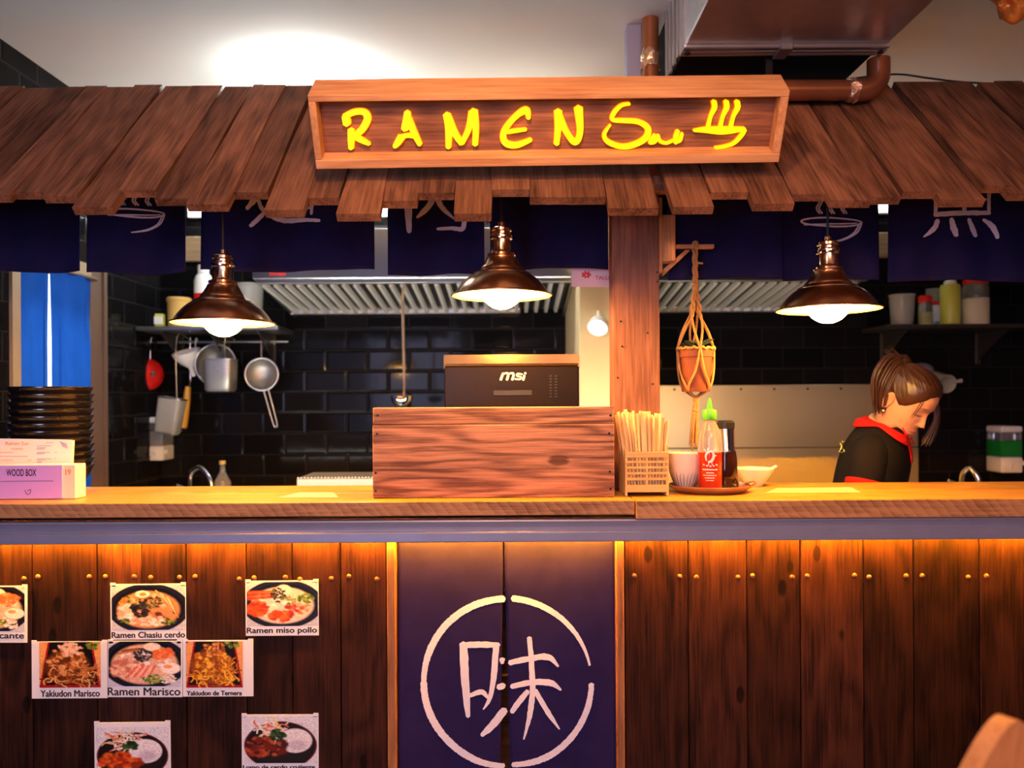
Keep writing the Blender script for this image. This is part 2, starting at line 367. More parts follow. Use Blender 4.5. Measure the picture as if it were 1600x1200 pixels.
M = dict(
    roof=wood('roof_board', (0.056, 0.022, 0.012), (0.265, 0.115, 0.060), 'Y', rot=-PI / 4, sv=0.22, bump=0.4, spec=0.15),
    front=wood('front_board', (0.009, 0.0028, 0.0022), (0.064, 0.020, 0.0115), 'Z', sv=0.45, bump=0.4, knots=1.3, ring=5.0, ramp=0.06, rough=0.55, spec=0.12),
    counter=wood('counter_board', (0.34, 0.13, 0.014), (0.72, 0.34, 0.036), 'X', rough=0.38, sv=0.1, spec=0.4, bump=0.2),
    edge=wood('counter_edge', (0.17, 0.062, 0.022), (0.54, 0.25, 0.10), 'X', rough=0.6, sv=0.1, saw=True, bump=0.5),
    crate=wood('crate_board', (0.13, 0.044, 0.019), (0.60, 0.265, 0.135), 'X', sv=0.08, knots=1.0, ring=14.0, ramp=0.10),
    post=wood('post_wood', (0.13, 0.046, 0.028), (0.33, 0.135, 0.085), 'Z', sv=0.05, knots=0.6),
    signp=wood('sign_panel', (0.12, 0.038, 0.018), (0.44, 0.165, 0.078), 'X', sv=0.2, knots=0.4),
    signf=wood('sign_frame', (0.42, 0.17, 0.06), (0.74, 0.37, 0.16), 'X', sv=0.1),
    signv=wood('sign_side', (0.42, 0.17, 0.06), (0.74, 0.37, 0.16), 'Z', sv=0.1),
    trim=wood('trim_wood', (0.16, 0.06, 0.025), (0.42, 0.18, 0.07), 'Z', sv=0.1),
    bamboo=wood('bamboo', (0.62, 0.36, 0.10), (0.88, 0.62, 0.25), 'X', rough=0.4, sv=0.08, bump=0.1),
    stick=wood('chopstick_wood', (0.66, 0.42, 0.16), (0.92, 0.70, 0.36), 'Z', rough=0.5, sv=0.14, bump=0.1),
    dwood=wood('dark_wood', (0.05, 0.022, 0.012), (0.19, 0.085, 0.04), 'X', rough=0.35, sv=0.1),
    chair=wood('chair_wood', (0.42, 0.17, 0.06), (0.72, 0.34, 0.13), 'Z', rough=0.4, sv=0.1, bump=0.1),
    noren=fabric('indigo_cloth', (0.0115, 0.0105, 0.058)),
    door_noren=fabric('door_cloth', (0.019, 0.012, 0.074)),
    blue=fabric('blue_cloth', (0.010, 0.085, 0.42), trans=0.5),
    ink=plain('white_paint', (0.80, 0.76, 0.86), 0.8, var=0.1, scale=60),
    steel=plain('painted_steel', (0.28, 0.29, 0.42), 0.42, 0.35, var=0.12, scale=18, bump=0.05),
    inox=plain('stainless', (0.62, 0.60, 0.56), 0.28, 1.0, var=0.06, scale=8),
    baffle=plain('filter_steel', (0.90, 0.90, 0.84), 0.35, 0.55, var=0.04, scale=8),
    inoxd=plain('backsplash_steel', (0.62, 0.53, 0.36), 0.42, 0.9, var=0.08, scale=6),
    galv=plain('galvanised', (0.55, 0.56, 0.60), 0.34, 0.9, var=0.16, scale=25),
    chrome=plain('chrome', (0.8, 0.8, 0.8), 0.1, 1.0, var=0.02),
    copper=plain('lamp_copper', (0.56, 0.32, 0.19), 0.26, 1.0, var=0.1, scale=20),
    neckm=plain('neck_metal', (0.78, 0.55, 0.42), 0.16, 1.0, var=0.05, scale=20),
    duct_shade=plain('duct_shade_black', (0.008, 0.007, 0.007), 0.9, spec=0.1),  # shade of the unlit rear duct, put into its colour
    lampin=plain('lamp_inside', (0.88, 0.66, 0.30), 0.4, 0.2, var=0.04),
    cord=plain('black_cord', (0.012, 0.012, 0.012), 0.6),
    pipe=plain('brown_pipe', (0.32, 0.115, 0.05), 0.3, 0.6, var=0.25, scale=14),
    foil=plain('foil_tape', (0.8, 0.5, 0.32), 0.3, 0.9, var=0.3, scale=60, bump=0.8),
    white=plain('white_plastic', (0.80, 0.80, 0.78), 0.4),
    cream=plain('cream_plaster', (0.58, 0.48, 0.28), 0.75, var=0.12, scale=9),
    ceil=plain('ceiling_paint', (0.84, 0.85, 0.82), 0.9, var=0.03, scale=3),
    rubber=plain('black_plastic', (0.010, 0.009, 0.010), 0.38),
    lacquer=plain('black_lacquer', (0.010, 0.007, 0.008), 0.2, coat=0.3),
    gloss=plain('monitor_shell', (0.007, 0.004, 0.004), 0.32, spec=0.15),
    bezel=plain('monitor_bezel', (0.16, 0.10, 0.045), 0.2, 0.9),
    logo=plain('logo_silver', (0.85, 0.72, 0.62), 0.4, 0.2),
    screw=plain('dark_screw', (0.02, 0.015, 0.012), 0.4, 0.6),
    rivet=plain('rivet_iron', (0.16, 0.075, 0.05), 0.45, 0.5),
    brass=plain('brass', (0.75, 0.48, 0.12), 0.25, 1.0),
    red=plain('red_plastic', (0.62, 0.012, 0.010), 0.3),
    redcloth=fabric('red_cloth', (0.62, 0.014, 0.010), 0.12),
    blackcloth=fabric('black_polo_cloth', (0.0065, 0.0055, 0.0065), 0.25),
    yellow=plain('yellow_plastic', (0.65, 0.46, 0.05), 0.4),
    yellowlid=plain('tan_tub', (0.62, 0.38, 0.10), 0.45),
    ywood=plain('yellow_handle', (0.80, 0.42, 0.07), 0.4),
    rope=plain('jute_rope', (0.52, 0.25, 0.07), 0.9, var=0.4, scale=160, bump=1.0),
    terra=plain('terracotta', (0.24, 0.055, 0.02), 0.7, var=0.2, scale=30),
    leaf=plain('dark_leaf', (0.035, 0.055, 0.02), 0.5, var=0.4),
    ceramic=plain('cream_ceramic', (0.74, 0.66, 0.56), 0.25, var=0.06),
    ceramicw=plain('white_ceramic', (0.82, 0.74, 0.52), 0.25, var=0.03),
    brownline=plain('brown_line', (0.25, 0.10, 0.05), 0.4),
    glaze=plain('tray_glaze', (0.30, 0.13, 0.055), 0.22, var=0.3, scale=20),
    chilli=plain('chilli_sauce', (0.60, 0.030, 0.010), 0.18, var=0.05, coat=0.5),
    clear=plain('clear_plastic', (0.92, 0.84, 0.70), 0.12, trans=0.75, var=0.02),
    soy=plain('soy_sauce', (0.022, 0.006, 0.005), 0.08, coat=0.6),
    green=plain('green_cap', (0.12, 0.55, 0.03), 0.35),
    greenliq=plain('green_soap', (0.01, 0.26, 0.03), 0.15),
    glass=plain('glass', (0.75, 0.74, 0.70), 0.08, trans=0.85, var=0.02),
    powder=plain('white_powder', (0.72, 0.64, 0.48), 0.9, var=0.08, scale=40),
    oil=plain('yellow_sauce', (0.62, 0.62, 0.10), 0.3, var=0.05),
    meshm=plain('sieve_mesh', (0.42, 0.40, 0.37), 0.4, 0.8, var=0.3, scale=220, alpha=0.8),
    plastic=plain('clear_tub', (0.65, 0.63, 0.60), 0.2, trans=0.6, var=0.05),
    pink=plain('purple_card', (0.72, 0.38, 0.85), 0.6, var=0.03),
    paper=plain('menu_paper', (0.88, 0.80, 0.76), 0.7, var=0.02),
    tray=plain('dull_tray_steel', (0.16, 0.125, 0.085), 0.5, 0.3, var=0.1),
    tan_flat=plain('sheet_highlight_tan', (0.78, 0.56, 0.22), 0.5, var=0.1),
    paperw=plain('white_paper', (0.82, 0.84, 0.92), 0.45, var=0.02),
    acrylic=plain('frosted_acrylic', (0.90, 0.84, 0.62), 0.25, var=0.02),
    inkd=plain('dark_print', (0.04, 0.012, 0.06), 0.6),
    inko=plain('orange_print', (0.80, 0.36, 0.12), 0.6),
    inkp=plain('purple_print', (0.40, 0.22, 0.45), 0.6),
    inkb=plain('black_print', (0.015, 0.013, 0.03), 0.5),
    inkr=plain('red_print', (0.75, 0.03, 0.02), 0.5),
    pinkcard=plain('pink_card', (0.80, 0.58, 0.62), 0.6, var=0.03),
    floor=plain('floor_concrete', (0.10, 0.085, 0.08), 0.5, var=0.2, scale=5),
    darkwall=plain('dark_wall', (0.09, 0.07, 0.065), 0.7, var=0.2, scale=6),
    whitewall=plain('white_wall', (0.80, 0.82, 0.85), 0.8, var=0.02),
    skirt=wood('band_wood', (0.22, 0.13, 0.07), (0.42, 0.28, 0.17), 'X', sv=0.0),
    jamb=plain('door_jamb', (0.34, 0.25, 0.16), 0.5, var=0.12, scale=10),
    jambd=plain('door_jamb_brown', (0.12, 0.07, 0.05), 0.5, var=0.15, scale=10),
    hair=plain('brown_hair', (0.040, 0.014, 0.006), 0.42, var=0.5, scale=90, spec=0.5),
    tie=plain('hair_tie', (0.008, 0.008, 0.010), 0.7),
    pearl=plain('pearl', (0.85, 0.8, 0.7), 0.2),
    trouser=fabric('black_trousers', (0.015, 0.015, 0.018)),
    shoe=plain('black_shoe', (0.012, 0.012, 0.012), 0.5),
    skin=painted('skin', 0.48, 0.35),
    printed=painted('printed_photo', 0.35, 0.4),
    bulb=glow('bulb_glow', (1.0, 0.50, 0.10), 330.0),
    led=glow('led_glow', (1.0, 0.37, 0.008), 700.0),
    neon=glow('sign_glow', (1.0, 0.68, 0.0), 1.25),
    neonr=glow('sign_edge_glow', (1.0, 0.16, 0.0), 0.8),
    lampw=glow('ceiling_lamp_glow', (0.92, 1.0, 0.98), 42.0),
    darkm=plain('dark_metal', (0.05, 0.045, 0.045), 0.4, 0.5),
    tubed=glow('dim_tube_glow', (0.95, 1.0, 0.97), 7.0),
    tubew=glow('tube_glow', (0.95, 1.0, 0.97), 36.0),
    tile_back=tiles('black_tile_back', 'XZ'),
    tile_side=tiles('black_tile_side', 'YZ'),
)
M['skin'].node_tree.nodes['Principled BSDF'].inputs['Subsurface Weight'].default_value = 0.08
M['skin'].node_tree.nodes['Principled BSDF'].inputs['Subsurface Radius'].default_value = (0.01, 0.004, 0.002)

# ---------------------------------------------------------------- the room
LX, RX, BY, FY, CZ = -1.69, 3.1, 1.70, -4.2, 2.57
CT = 1.10                                             # counter top height
bm = B(); box(bm, LX - 1.3, RX + .2, FY - .2, BY + .2, -0.08, 0.0); struct('floor', bm, M['floor'])
bm = B(); box(bm, LX - 1.3, RX + .2, FY - .2, BY + .2, CZ, CZ + 0.08); struct('ceiling', bm, M['ceil'])
bm = B(); box(bm, LX, RX, BY, BY + .1, 0, CZ); struct('wall_back', bm, M['tile_back'])
bm = B(); box(bm, RX, RX + .1, FY, BY, 0, CZ); struct('wall_right', bm, M['darkwall'])
bm = B(); box(bm, LX - 1.3, RX, FY - .1, FY, 0, CZ); struct('wall_front', bm, M['darkwall'])
DY0, DY1, DZ = 0.600, 1.090, 1.90                     # doorway in the left wall
bm = B()
box(bm, LX - .1, LX, FY, DY0, 0, CZ); box(bm, LX - .1, LX, DY1, BY, 0, CZ); box(bm, LX - .1, LX, DY0, DY1, DZ, CZ)
struct('wall_left', bm, M['tile_side'])
bm = B(); box(bm, LX - 1.3, LX - 1.2, FY, BY, 0, CZ); box(bm, LX - 1.2, LX - .001, BY, BY + .1, 0, CZ); struct('wall_beyond', bm, M['whitewall'])
bm = B()
box(bm, LX - .11, LX + .012, .583, .627, 0, DZ); box(bm, LX - .11, LX + .012, .627, 1.07, DZ - .04, DZ + .01)
struct('trim_1', bm, M['jamb'])
bm = B(); box(bm, LX - .11, LX + .010, 1.066, 1.15, 0, DZ); box(bm, LX + .0005, LX + .020, 1.150, 1.166, 0, DZ); box(bm, LX + .0005, LX + .012, 1.166, 1.19, 0, DZ); struct('trim_2', bm, M['jambd'])
bm = B(); box(bm, LX, RX, BY - .02, BY, 2.03, 2.15, .004); struct('trim_3', bm, M['skirt'])

# blue curtain in the doorway: two panels on a rod
def cloth(bm, x0, x1, z0, z1, fn, nx=24, nz=24):
    g = [[bm.verts.new(fn(x0 + (x1 - x0) * i / nx, z0 + (z1 - z0) * j / nz)) for i in range(nx + 1)] for j in range(nz + 1)]
    for j in range(nz):
        for i in range(nx): bm.faces.new((g[j][i], g[j][i + 1], g[j + 1][i + 1], g[j + 1][i]))
    return g
ct = thing('door_curtain', 'bright blue split curtain hanging in the doorway behind the black bowls', 'curtain', (LX + .014, (DY0 + DY1) / 2, DZ - .1))
ymid = 0.792
bm = B(); cloth(bm, .622, ymid, .55, DZ - .05, lambda y, z: Vector((LX + .012 + .006 * math.sin(y * 60), y - .012 * min(1, max(0, 1.93 - z) * 3) * (y > ymid - .04), z))); mk('curtain_panel', bm, M['blue'], ct, 180)
bm = B(); cloth(bm, ymid + .001, 1.076, .55, DZ - .05, lambda y, z: Vector((LX + .016 + .008 * math.sin(y * 45 + 1), y + .012 * min(1, max(0, 1.93 - z) * 3) * (y < ymid + .04) - .02 * math.exp(-((z - 1.7) / .15) ** 2) * (y > DY1 - .08), z))); mk('curtain_panel', bm, M['blue'], ct, 180)
bm = B(); tube(bm, [(LX + .014, .59, DZ - .045), (LX + .014, 1.10, DZ - .045)], .007, 10); mk('curtain_rod', bm, M['jambd'], ct, 40)

# cream wall stub that splits the two hoods
px0 = at(905, 500, 2.95).x
bm = B(); box(bm, px0, px0 + .30, .95, BY - .001, 0, CZ, .004); struct('wall_stub', bm, M['cream'])

# ---------------------------------------------------------------- plank awning
SL = math.radians(44.6); D0 = 1.9; Z0 = CAMZ + 320 / FPX * D0; TS = math.tan(SL)
ZTOP = 2.338
def roof_pt(px, py):
    r = ray(px, py); d = (CAMZ - Z0 + TS * D0) / (TS - r.z)
    return Vector((r.x * d, CAMY + d, CAMZ + r.z * d))
rn = Vector((0, -math.sin(SL), math.cos(SL)))
aw = thing('plank_awning', 'long sloping awning of rough brown planks above the ramen bar', 'awning', (0.0, 0.2, 1.86))
ends = [(-28, 13, 305), (13, 70, 298), (67, 118, 306), (112, 171, 322), (185, 242, 297), (240, 291, 308), (292, 351, 319), (362, 414, 298), (412, 471, 328),
        (473, 528, 307), (527, 590, 334), (592, 648, 312), (653, 709, 301), (709, 767, 332), (769, 826, 296), (828, 886, 306), (888, 946, 308), (951, 1027, 323),
        (1051, 1114, 323), (1112, 1167, 298), (1178, 1239, 318), (1239, 1295, 301), (1300, 1359, 313), (1361, 1409, 306), (1411, 1466, 299), (1472, 1540, 310), (1540, 1577, 290), (1580, 1652, 300)]
gen = []
x = -30
while x > -255: w = RND.uniform(50, 68); gen.append((x - w, x - 1, RND.uniform(292, 326))); x -= w
x = 1654
while x < 2300: w = RND.uniform(50, 68); gen.append((x + 1, x + w, RND.uniform(292, 326))); x += w
for i, (a, b, y) in enumerate(ends + gen):
    lo = roof_pt((a + b) / 2, y); xa = roof_pt(a, y).x; xb = roof_pt(b, y).x
    xa = max(xa, LX + .003)
    if xb - xa < .01: continue
    # the next board's edge fills the gap under a long neighbour
    nb = 0.0 if (i % 2 == 0) else 0.0035
    up = Vector((0, math.cos(SL), math.sin(SL)))
    Lb = (ZTOP + RND.uniform(-.006, .003) - lo.z) / math.sin(SL)
    bm = B(); th = .021
    vs = []
    nseg = 9
    w0, w1 = xa - .001, xb + .003
    rings = []
    ph = RND.uniform(0, 9)
    for k in range(nseg + 1):
        t = Lb * k / nseg
        e0 = .0022 * math.sin(ph + t * 11); e1 = .0022 * math.sin(ph * 2 + t * 9)
        c = lo + up * t + rn * (-nb)
        ring = [Vector((w0 + e0, c.y, c.z)), Vector((w1 + e1, c.y, c.z)), Vector((w1 + e1, c.y, c.z)) - rn * th, Vector((w0 + e0, c.y, c.z)) - rn * th]
        rings.append([bm.verts.new(v) for v in ring])
    for p, q in zip(rings, rings[1:]):
        for k in range(4): bm.faces.new((p[k], p[(k + 1) % 4], q[(k + 1) % 4], q[k]))
    bm.faces.new(rings[0][::-1]); bm.faces.new(rings[-1])
    mk('board', bm, M['roof'], aw)
bm = B(); za = Z0 + TS * .10; zb_u = ZTOP - .01; off_ = rn * -.031
q = [Vector((LX + .004, CAMY + D0 + .10, za)), Vector((2.15, CAMY + D0 + .10, za)), Vector((2.15, CAMY + D0 + (zb_u - Z0) / TS, zb_u)), Vector((LX + .004, CAMY + D0 + (zb_u - Z0) / TS, zb_u))]
xg0, xg1 = roof_pt(1026, 323).x, roof_pt(1052, 323).x
for xa_, xb_ in ((LX + .004, xg0), (xg1, 2.15)):
    bm = B(); e_ = [Vector((xa_ if i in (0, 3) else xb_, p_.y, p_.z)) for i, p_ in enumerate(q)]
    hexa(bm, [p_ + off_ for p_ in e_] + [p_ + rn * -.027 for p_ in e_]); mk('underlay_board', bm, M['dwood'], aw)
for d_, zt in ((2.02, 0), (2.33, 0)):
    z = Z0 + TS * (d_ - D0) - .046; y = CAMY + d_
    bm = B(); box(bm, LX + .004, 2.16, y - .02, y + .02, z - .045, z - .004, .002); mk('batten', bm, M['roof'], aw)
# short rafter stubs carrying the battens back to the post line
for xx in (-1.60, -.62, .355, 1.25, 2.08):
    bm = B(); box(bm, xx - .022, xx + .022, .09, .29, 1.955, 1.985, .002)
    if xx < .3 or xx > .4: mk('rafter', bm, M['roof'], aw)
    else: bm.free()
bm = B(); tube(bm, [(LX + .002, .312, 2.13), (2.16, .312, 2.13)], .011, 10); nrod = solo('curtain_rail', bm, M['jambd'], 'dark round rail under the awning that carries the indigo curtains', 'rail')

# ---------------------------------------------------------------- posts
bm = B(); pa = at(957, 500, 2.22); pb = at(1031, 500, 2.22)
box(bm, pa.x, pb.x, .222, .296, CT + .0005, 2.150, .004, 2)
post = thing('wooden_post', 'square reddish wooden post rising from the counter to the awning', 'post', (pa.x + .07, .26, CT))
mk('shaft', bm, M['post'], post)
bm = B()
for (x_, y_) in ((970, 502), (972, 541), (1027, 425), (1027, 440), (1012, 520), (965, 590), (1020, 600)):
    p = at(x_, y_, 2.22); lathe(bm, [(0, .002), (.0028, .0015), (.003, 0), (.003, -.002)], p, 10, Matrix.Rotation(PI / 2, 3, 'X'))
mk('nail', bm, M['screw'], post, 60)
bm = B(); box(bm, pb.x + .012, pb.x + .05, .235, .285, 1.765, 1.90, .002); mk('block', bm, M['signv'], post)
bm = B(); box(bm, pb.x - .002, pb.x + .012, .235, .285, 1.73, 1.95, .002); mk('cleat', bm, M['signv'], post)

# ---------------------------------------------------------------- shop sign
def quad_box(name, c, mat, parent):
    bm = B(); hexa(bm, c); bmesh.ops.bevel(bm, geom=bm.edges[:], offset=.0018, segments=1, affect='EDGES'); return mk(name, bm, mat, parent)
tl, tr = at(480, 149, 1.82), at(1235, 141, 1.82); bl, br = at(494, 265, 1.90), at(1217, 254, 1.90)
btl, btr = at(490, 125, 1.885), at(1222, 115, 1.885)
bk = ((btl - tl) + (btr - tr)) / 2
def sp(s, t, w):
    return (tl.lerp(tr, s)).lerp(bl.lerp(br, s), t) + bk * w
def sbox(s0, s1, t0, t1, w0, w1): return [sp(s0, t1, w0), sp(s1, t1, w0), sp(s1, t1, w1), sp(s0, t1, w1), sp(s0, t0, w0), sp(s1, t0, w0), sp(s1, t0, w1), sp(s0, t0, w1)]
sg = thing('shop_sign', 'framed wooden sign with glowing yellow RAMEN lettering and steaming bowl', 'sign', sp(.5, 1, .5))
quad_box('panel', sbox(.011, .989, .08, .88, .42, .62), M['signp'], sg)
quad_box('frame_board', sbox(0, 1, 0, .09, 0, 1), M['signf'], sg)
quad_box('frame_board', sbox(0, 1, .87, 1, 0, .9), M['signf'], sg)
quad_box('frame_board', sbox(0, .015, .09, .87, 0, .9), M['signv'], sg)
quad_box('frame_board', sbox(.983, 1, .09, .87, 0, .9), M['signv'], sg)
pn0 = sp(.5, .5, .42); pnn = (sp(1, .5, .42) - sp(0, .5, .42)).cross(sp(.5, 1, .42) - sp(.5, 0, .42)).normalized()
if pnn.y > 0: pnn = -pnn
def signmap(px, py, h): return onplane(px, py, pn0, pnn) + pnn * h
k1 = lambda *p: [(520 + a / 3.81, 145 + b / 3.81, w / 3.81) for a, b, w in p]
k2 = lambda *p: [(920 + a / 5.0, 145 + b / 5.0, w / 5.0) for a, b, w in p]
letters = [
    k1((88, 185, 42), (85, 160, 44), (72, 135, 30)), k1((72, 140, 34), (130, 112, 34), (190, 112, 34), (210, 150, 40), (185, 205, 40), (150, 240, 36), (120, 262, 34)),
    k1((112, 215, 36), (113, 270, 36), (113, 328, 28)), k1((135, 255, 34), (180, 280, 30), (222, 302, 18)),
    k1((446, 110, 34), (444, 160, 46), (430, 215, 40)), k1((455, 150, 34), (485, 230, 36), (522, 305, 26)), k1((412, 258, 44), (390, 292, 38), (370, 318, 24)), k1((400, 262, 26), (450, 250, 24), (500, 255, 30)),
    k1((680, 125, 44), (692, 200, 42), (690, 322, 30)), k1((690, 140, 36), (730, 240, 36), (770, 298, 30)), k1((770, 296, 26), (810, 210, 34), (832, 110, 44)), k1((836, 105, 54), (852, 200, 36), (848, 305, 32)),
    k1((1165, 150, 22), (1150, 100, 40), (1085, 140, 32), (1020, 225, 34), (1025, 290, 36), (1090, 308, 34), (1180, 275, 22)), k1((1040, 230, 22), (1090, 222, 22), (1150, 214, 18)),
    k1((1340, 105, 46), (1340, 200, 38), (1330, 302, 30)), k1((1345, 130, 40), (1390, 230, 34), (1440, 290, 34), (1470, 230, 34), (1460, 85, 50)),
    k2((315, 82, 22), (250, 95, 26), (195, 150, 30), (180, 205, 26), (260, 213, 32), (380, 222, 36), (455, 270, 44), (445, 340, 42), (370, 392, 40), (260, 415, 38), (150, 380, 36), (118, 320, 26), (165, 245, 12)),
    k2((470, 388, 22), (490, 355, 26), (510, 320, 16)), k2((468, 385, 26), (510, 375, 26), (535, 325, 18)), k2((535, 325, 22), (550, 370, 26), (600, 388, 20), (655, 365, 16)),
    k2((690, 290, 26), (675, 340, 32), (672, 390, 24)), k2((672, 375, 26), (705, 365, 26), (725, 310, 16)), k2((720, 320, 26), (725, 370, 30), (760, 375, 26), (800, 332, 12))]
bowl = [k2((815, 290, 18), (900, 285, 40), (1020, 290, 58), (1130, 284, 44), (1210, 275, 22)), k2((1208, 280, 30), (1190, 320, 26), (1130, 385, 22), (1060, 412, 20), (980, 425, 18)),
        k2((970, 60, 36), (975, 110, 34), (945, 180, 22), (925, 262, 26)), k2((1065, 60, 36), (1070, 110, 34), (1040, 180, 22), (1020, 262, 26)), k2((1150, 60, 36), (1155, 110, 34), (1122, 180, 22), (1102, 262, 26))]
for i0, i1, nm, lb in ((0, 4, 'letter', 'glowing yellow letter R'), (4, 8, 'letter', 'glowing yellow letter A'), (8, 12, 'letter', 'glowing yellow letter M'), (12, 14, 'letter', 'glowing yellow letter E'), (14, 16, 'letter', 'glowing yellow letter N'), (16, 22, 'script_word', 'glowing yellow script word Sun')):
    bm = B(); bm2 = B()
    for q in letters[i0:i1]: stroke(bm, q, signmap, .010, 7, lift=.004); stroke(bm2, [(x, y, w + 2.2) for x, y, w in q], signmap, .003, 7, lift=.0005)
    lo_ = mk(nm, bm, M['neon'], sg, label=lb); mk('letter_backing', bm2, M['neonr'], lo_, label='orange glowing edge')
bm = B(); bm2 = B()
for q in bowl: stroke(bm, q, signmap, .010, 7, lift=.004); stroke(bm2, [(x, y, w + 2.2) for x, y, w in q], signmap, .003, 7, lift=.0005)
lo_ = mk('bowl_emblem', bm, M['neon'], sg, label='glowing yellow steaming bowl'); mk('emblem_backing', bm2, M['neonr'], lo_, label='orange glowing bowl edge')
bm = B()
for s in (.2, .8):
    c = sp(s, .5, .62); e = c + Vector((0, .16, .02)); tube(bm, [c, e], .012, 8)
mk('mounting_bolt', bm, M['screw'], sg, 40)

# ---------------------------------------------------------------- indigo curtains above the bar
NY = .312
def ncloth(x, z, sd):
    s = max(0.0, 2.12 - z)
    return NY + .010 * s / .4 * math.sin(x * 17 + sd) + .006 * s / .4 * math.sin(x * 41 + sd * 2) + .006 * s * math.sin(z * 9 + sd)
def nmap(sd):
    def f(px, py, h):
        p = onplane(px, py, (0, NY, 2), (0, -1, 0)); return Vector((p.x, ncloth(p.x, p.z, sd) - .0012 - h, p.z))
    return f
def noren(px0, px1, pyb, sd, label, strokes=None, skew=0):
    a = onplane(px0, pyb, (0, NY, 2), (0, -1, 0)); b = onplane(px1, pyb, (0, NY, 2), (0, -1, 0))
    t = thing('noren_panel', label, 'curtain', ((a.x + b.x) / 2, NY, a.z), 'indigo noren curtains under the awning')
    z1 = 2.118
    def f(u, v):
        x = a.x + (b.x - a.x) * u + skew * (1 - v) * (1 - 2 * u) * .0
        z = a.z + (z1 - a.z) * v + .004 * math.sin(u * 6 + sd) * (1 - v)
        return Vector((x, ncloth(x, z, sd), z))
    bm = B(); cloth(bm, 0, 1, 0, 1, f, 40, 24)
    o = mk('cloth', bm, M['noren'], t, 180)
    m = o.modifiers.new('thick', 'SOLIDIFY'); m.thickness = .0016; m.offset = 0
    bm = B(); tube(bm, [(a.x, NY, 2.13 - .012), (b.x, NY, 2.13 - .012)], .0075, 8); mk('top_hem', bm, M['noren'], t, 60)
    if strokes:
        bm = B()
        for q in strokes: stroke(bm, q, nmap(sd), .0006, 7, taper=(.92, .72), jitter=.12)
        mk('brush_marking', bm, M['ink'], t, label='white brushed marking')
    return t
def bowl_icon(cx, cy, sx, sy, w):
    e = [(cx + sx * math.cos(a), cy + sy * math.sin(a) + sx * .04 * math.cos(a), w) for a in [2 * PI * k / 22 for k in range(23)]]
    e2 = [(cx - sx * .9 + 1.75 * sx * t, cy + sy * (.55 - .2 * t), w * .8) for t in (0, .5, 1)]
    out = [e, e2]
    for r in (0, 1):
        out.append([(cx + sx * 1.0 - 3 * r, cy + 2, w), (cx + sx * .84 - 4 * r, cy + sy * 2.6, w), (cx + sx * .4, cy + sy * 4.2 - r, w), (cx - sx * .12, cy + sy * 4.9, w * .8)])
    for k in (-.42, 0, .42):
        for r in (0, 1):
            b = cx + k * sx + 4 * r
            out.append([(b + 1, cy - sy * 2.0, w), (b - 4, cy - sy * 3.2, w), (b, cy - sy * 4.6, w), (b + 4, cy - sy * 6.2, w)])
    return out
k3 = lambda *p: [(360 + a / 3.81, 280 + b / 3.81, w / 3.81) for a, b, w in p]
k4 = lambda *p: [(1380 + a / 7.27, 280 + b / 7.27, w / 7.27) for a, b, w in p]
men = [k3((195, 20, 40), (155, 100, 40), (95, 175, 30)), k3((165, 120, 24), (185, 170, 26), (240, 215, 30), (320, 245, 30), (430, 245, 28), (535, 250, 26)), k3((205, 195, 26), (160, 240, 28), (115, 278, 26)),
       k3((490, 60, 22), (488, 140, 22), (486, 212, 22)), k3((400, 180, 20), (440, 175, 18), (490, 172, 18)), k3((320, 150, 22), (328, 185, 20), (330, 212, 12)), k3((440, 60, 18), (438, 120, 18), (436, 172, 16)), k3((330, 60, 16), (410, 58, 18), (490, 60, 18))]
niku = [k3((1055, 60, 46), (1060, 150, 44), (1066, 318, 36)), k3((1050, 66, 26), (1220, 56, 26), (1400, 62, 26)), k3((1392, 60, 30), (1390, 200, 30), (1384, 290, 28), (1320, 294, 24), (1232, 298, 22)),
        k3((1215, 80, 40), (1185, 155, 36), (1112, 230, 24)), k3((1225, 110, 36), (1270, 180, 28), (1336, 240, 14)), k3((1120, 108, 24), (1180, 90, 24), (1225, 84, 26)), k3((1225, 84, 26), (1290, 84, 24), (1330, 104, 18))]
kuro = [k4((610, 20, 44), (606, 200, 44), (600, 400, 44)), k4((1195, 20, 44), (1192, 200, 44), (1190, 400, 44)), k4((590, 398, 56), (900, 392, 56), (1205, 385, 54)), k4((905, 60, 50), (902, 220, 52), (900, 380, 50)),
        k4((610, 236, 34), (900, 240, 30), (1190, 232, 30)), k4((610, 60, 34), (900, 60, 30), (1190, 60, 30)),
        k4((625, 460, 50), (585, 560, 56), (470, 650, 26)), k4((765, 450, 40), (785, 550, 64), (815, 650, 56)), k4((950, 460, 44), (990, 560, 60), (1030, 655, 60)), k4((1125, 462, 36), (1230, 540, 64), (1290, 670, 56))]
noren(-70, 127, 425, 0.3, 'plain indigo curtain panel at the far left, left of the bowl drawing')
noren(138, 291, 428, 1.1, 'indigo curtain panel with a small white steaming bowl above the blue doorway', bowl_icon(211, 333, 46, 6.2, 2.6))
noren(316, 585, 424, 2.0, 'wide indigo curtain panel with a white noodle character behind the left lamp', men)
noren(606, 757, 430, 2.9, 'indigo curtain panel with the white meat character under the sign', niku)
noren(766, 951, 421, 3.7, 'plain indigo curtain panel between the middle lamp and the wooden post')
noren(1044, 1223, 436, 4.4, 'plain indigo curtain panel behind the hanging plant, right of the post')
noren(1224, 1371, 437, 5.2, 'indigo curtain panel with a white steaming bowl above the right lamp', bowl_icon(1299, 347, 46, 6.6, 2.6))
noren(1389, 1640, 440, 6.0, 'indigo curtain panel with a white boxed character over four dashes, far right', kuro)

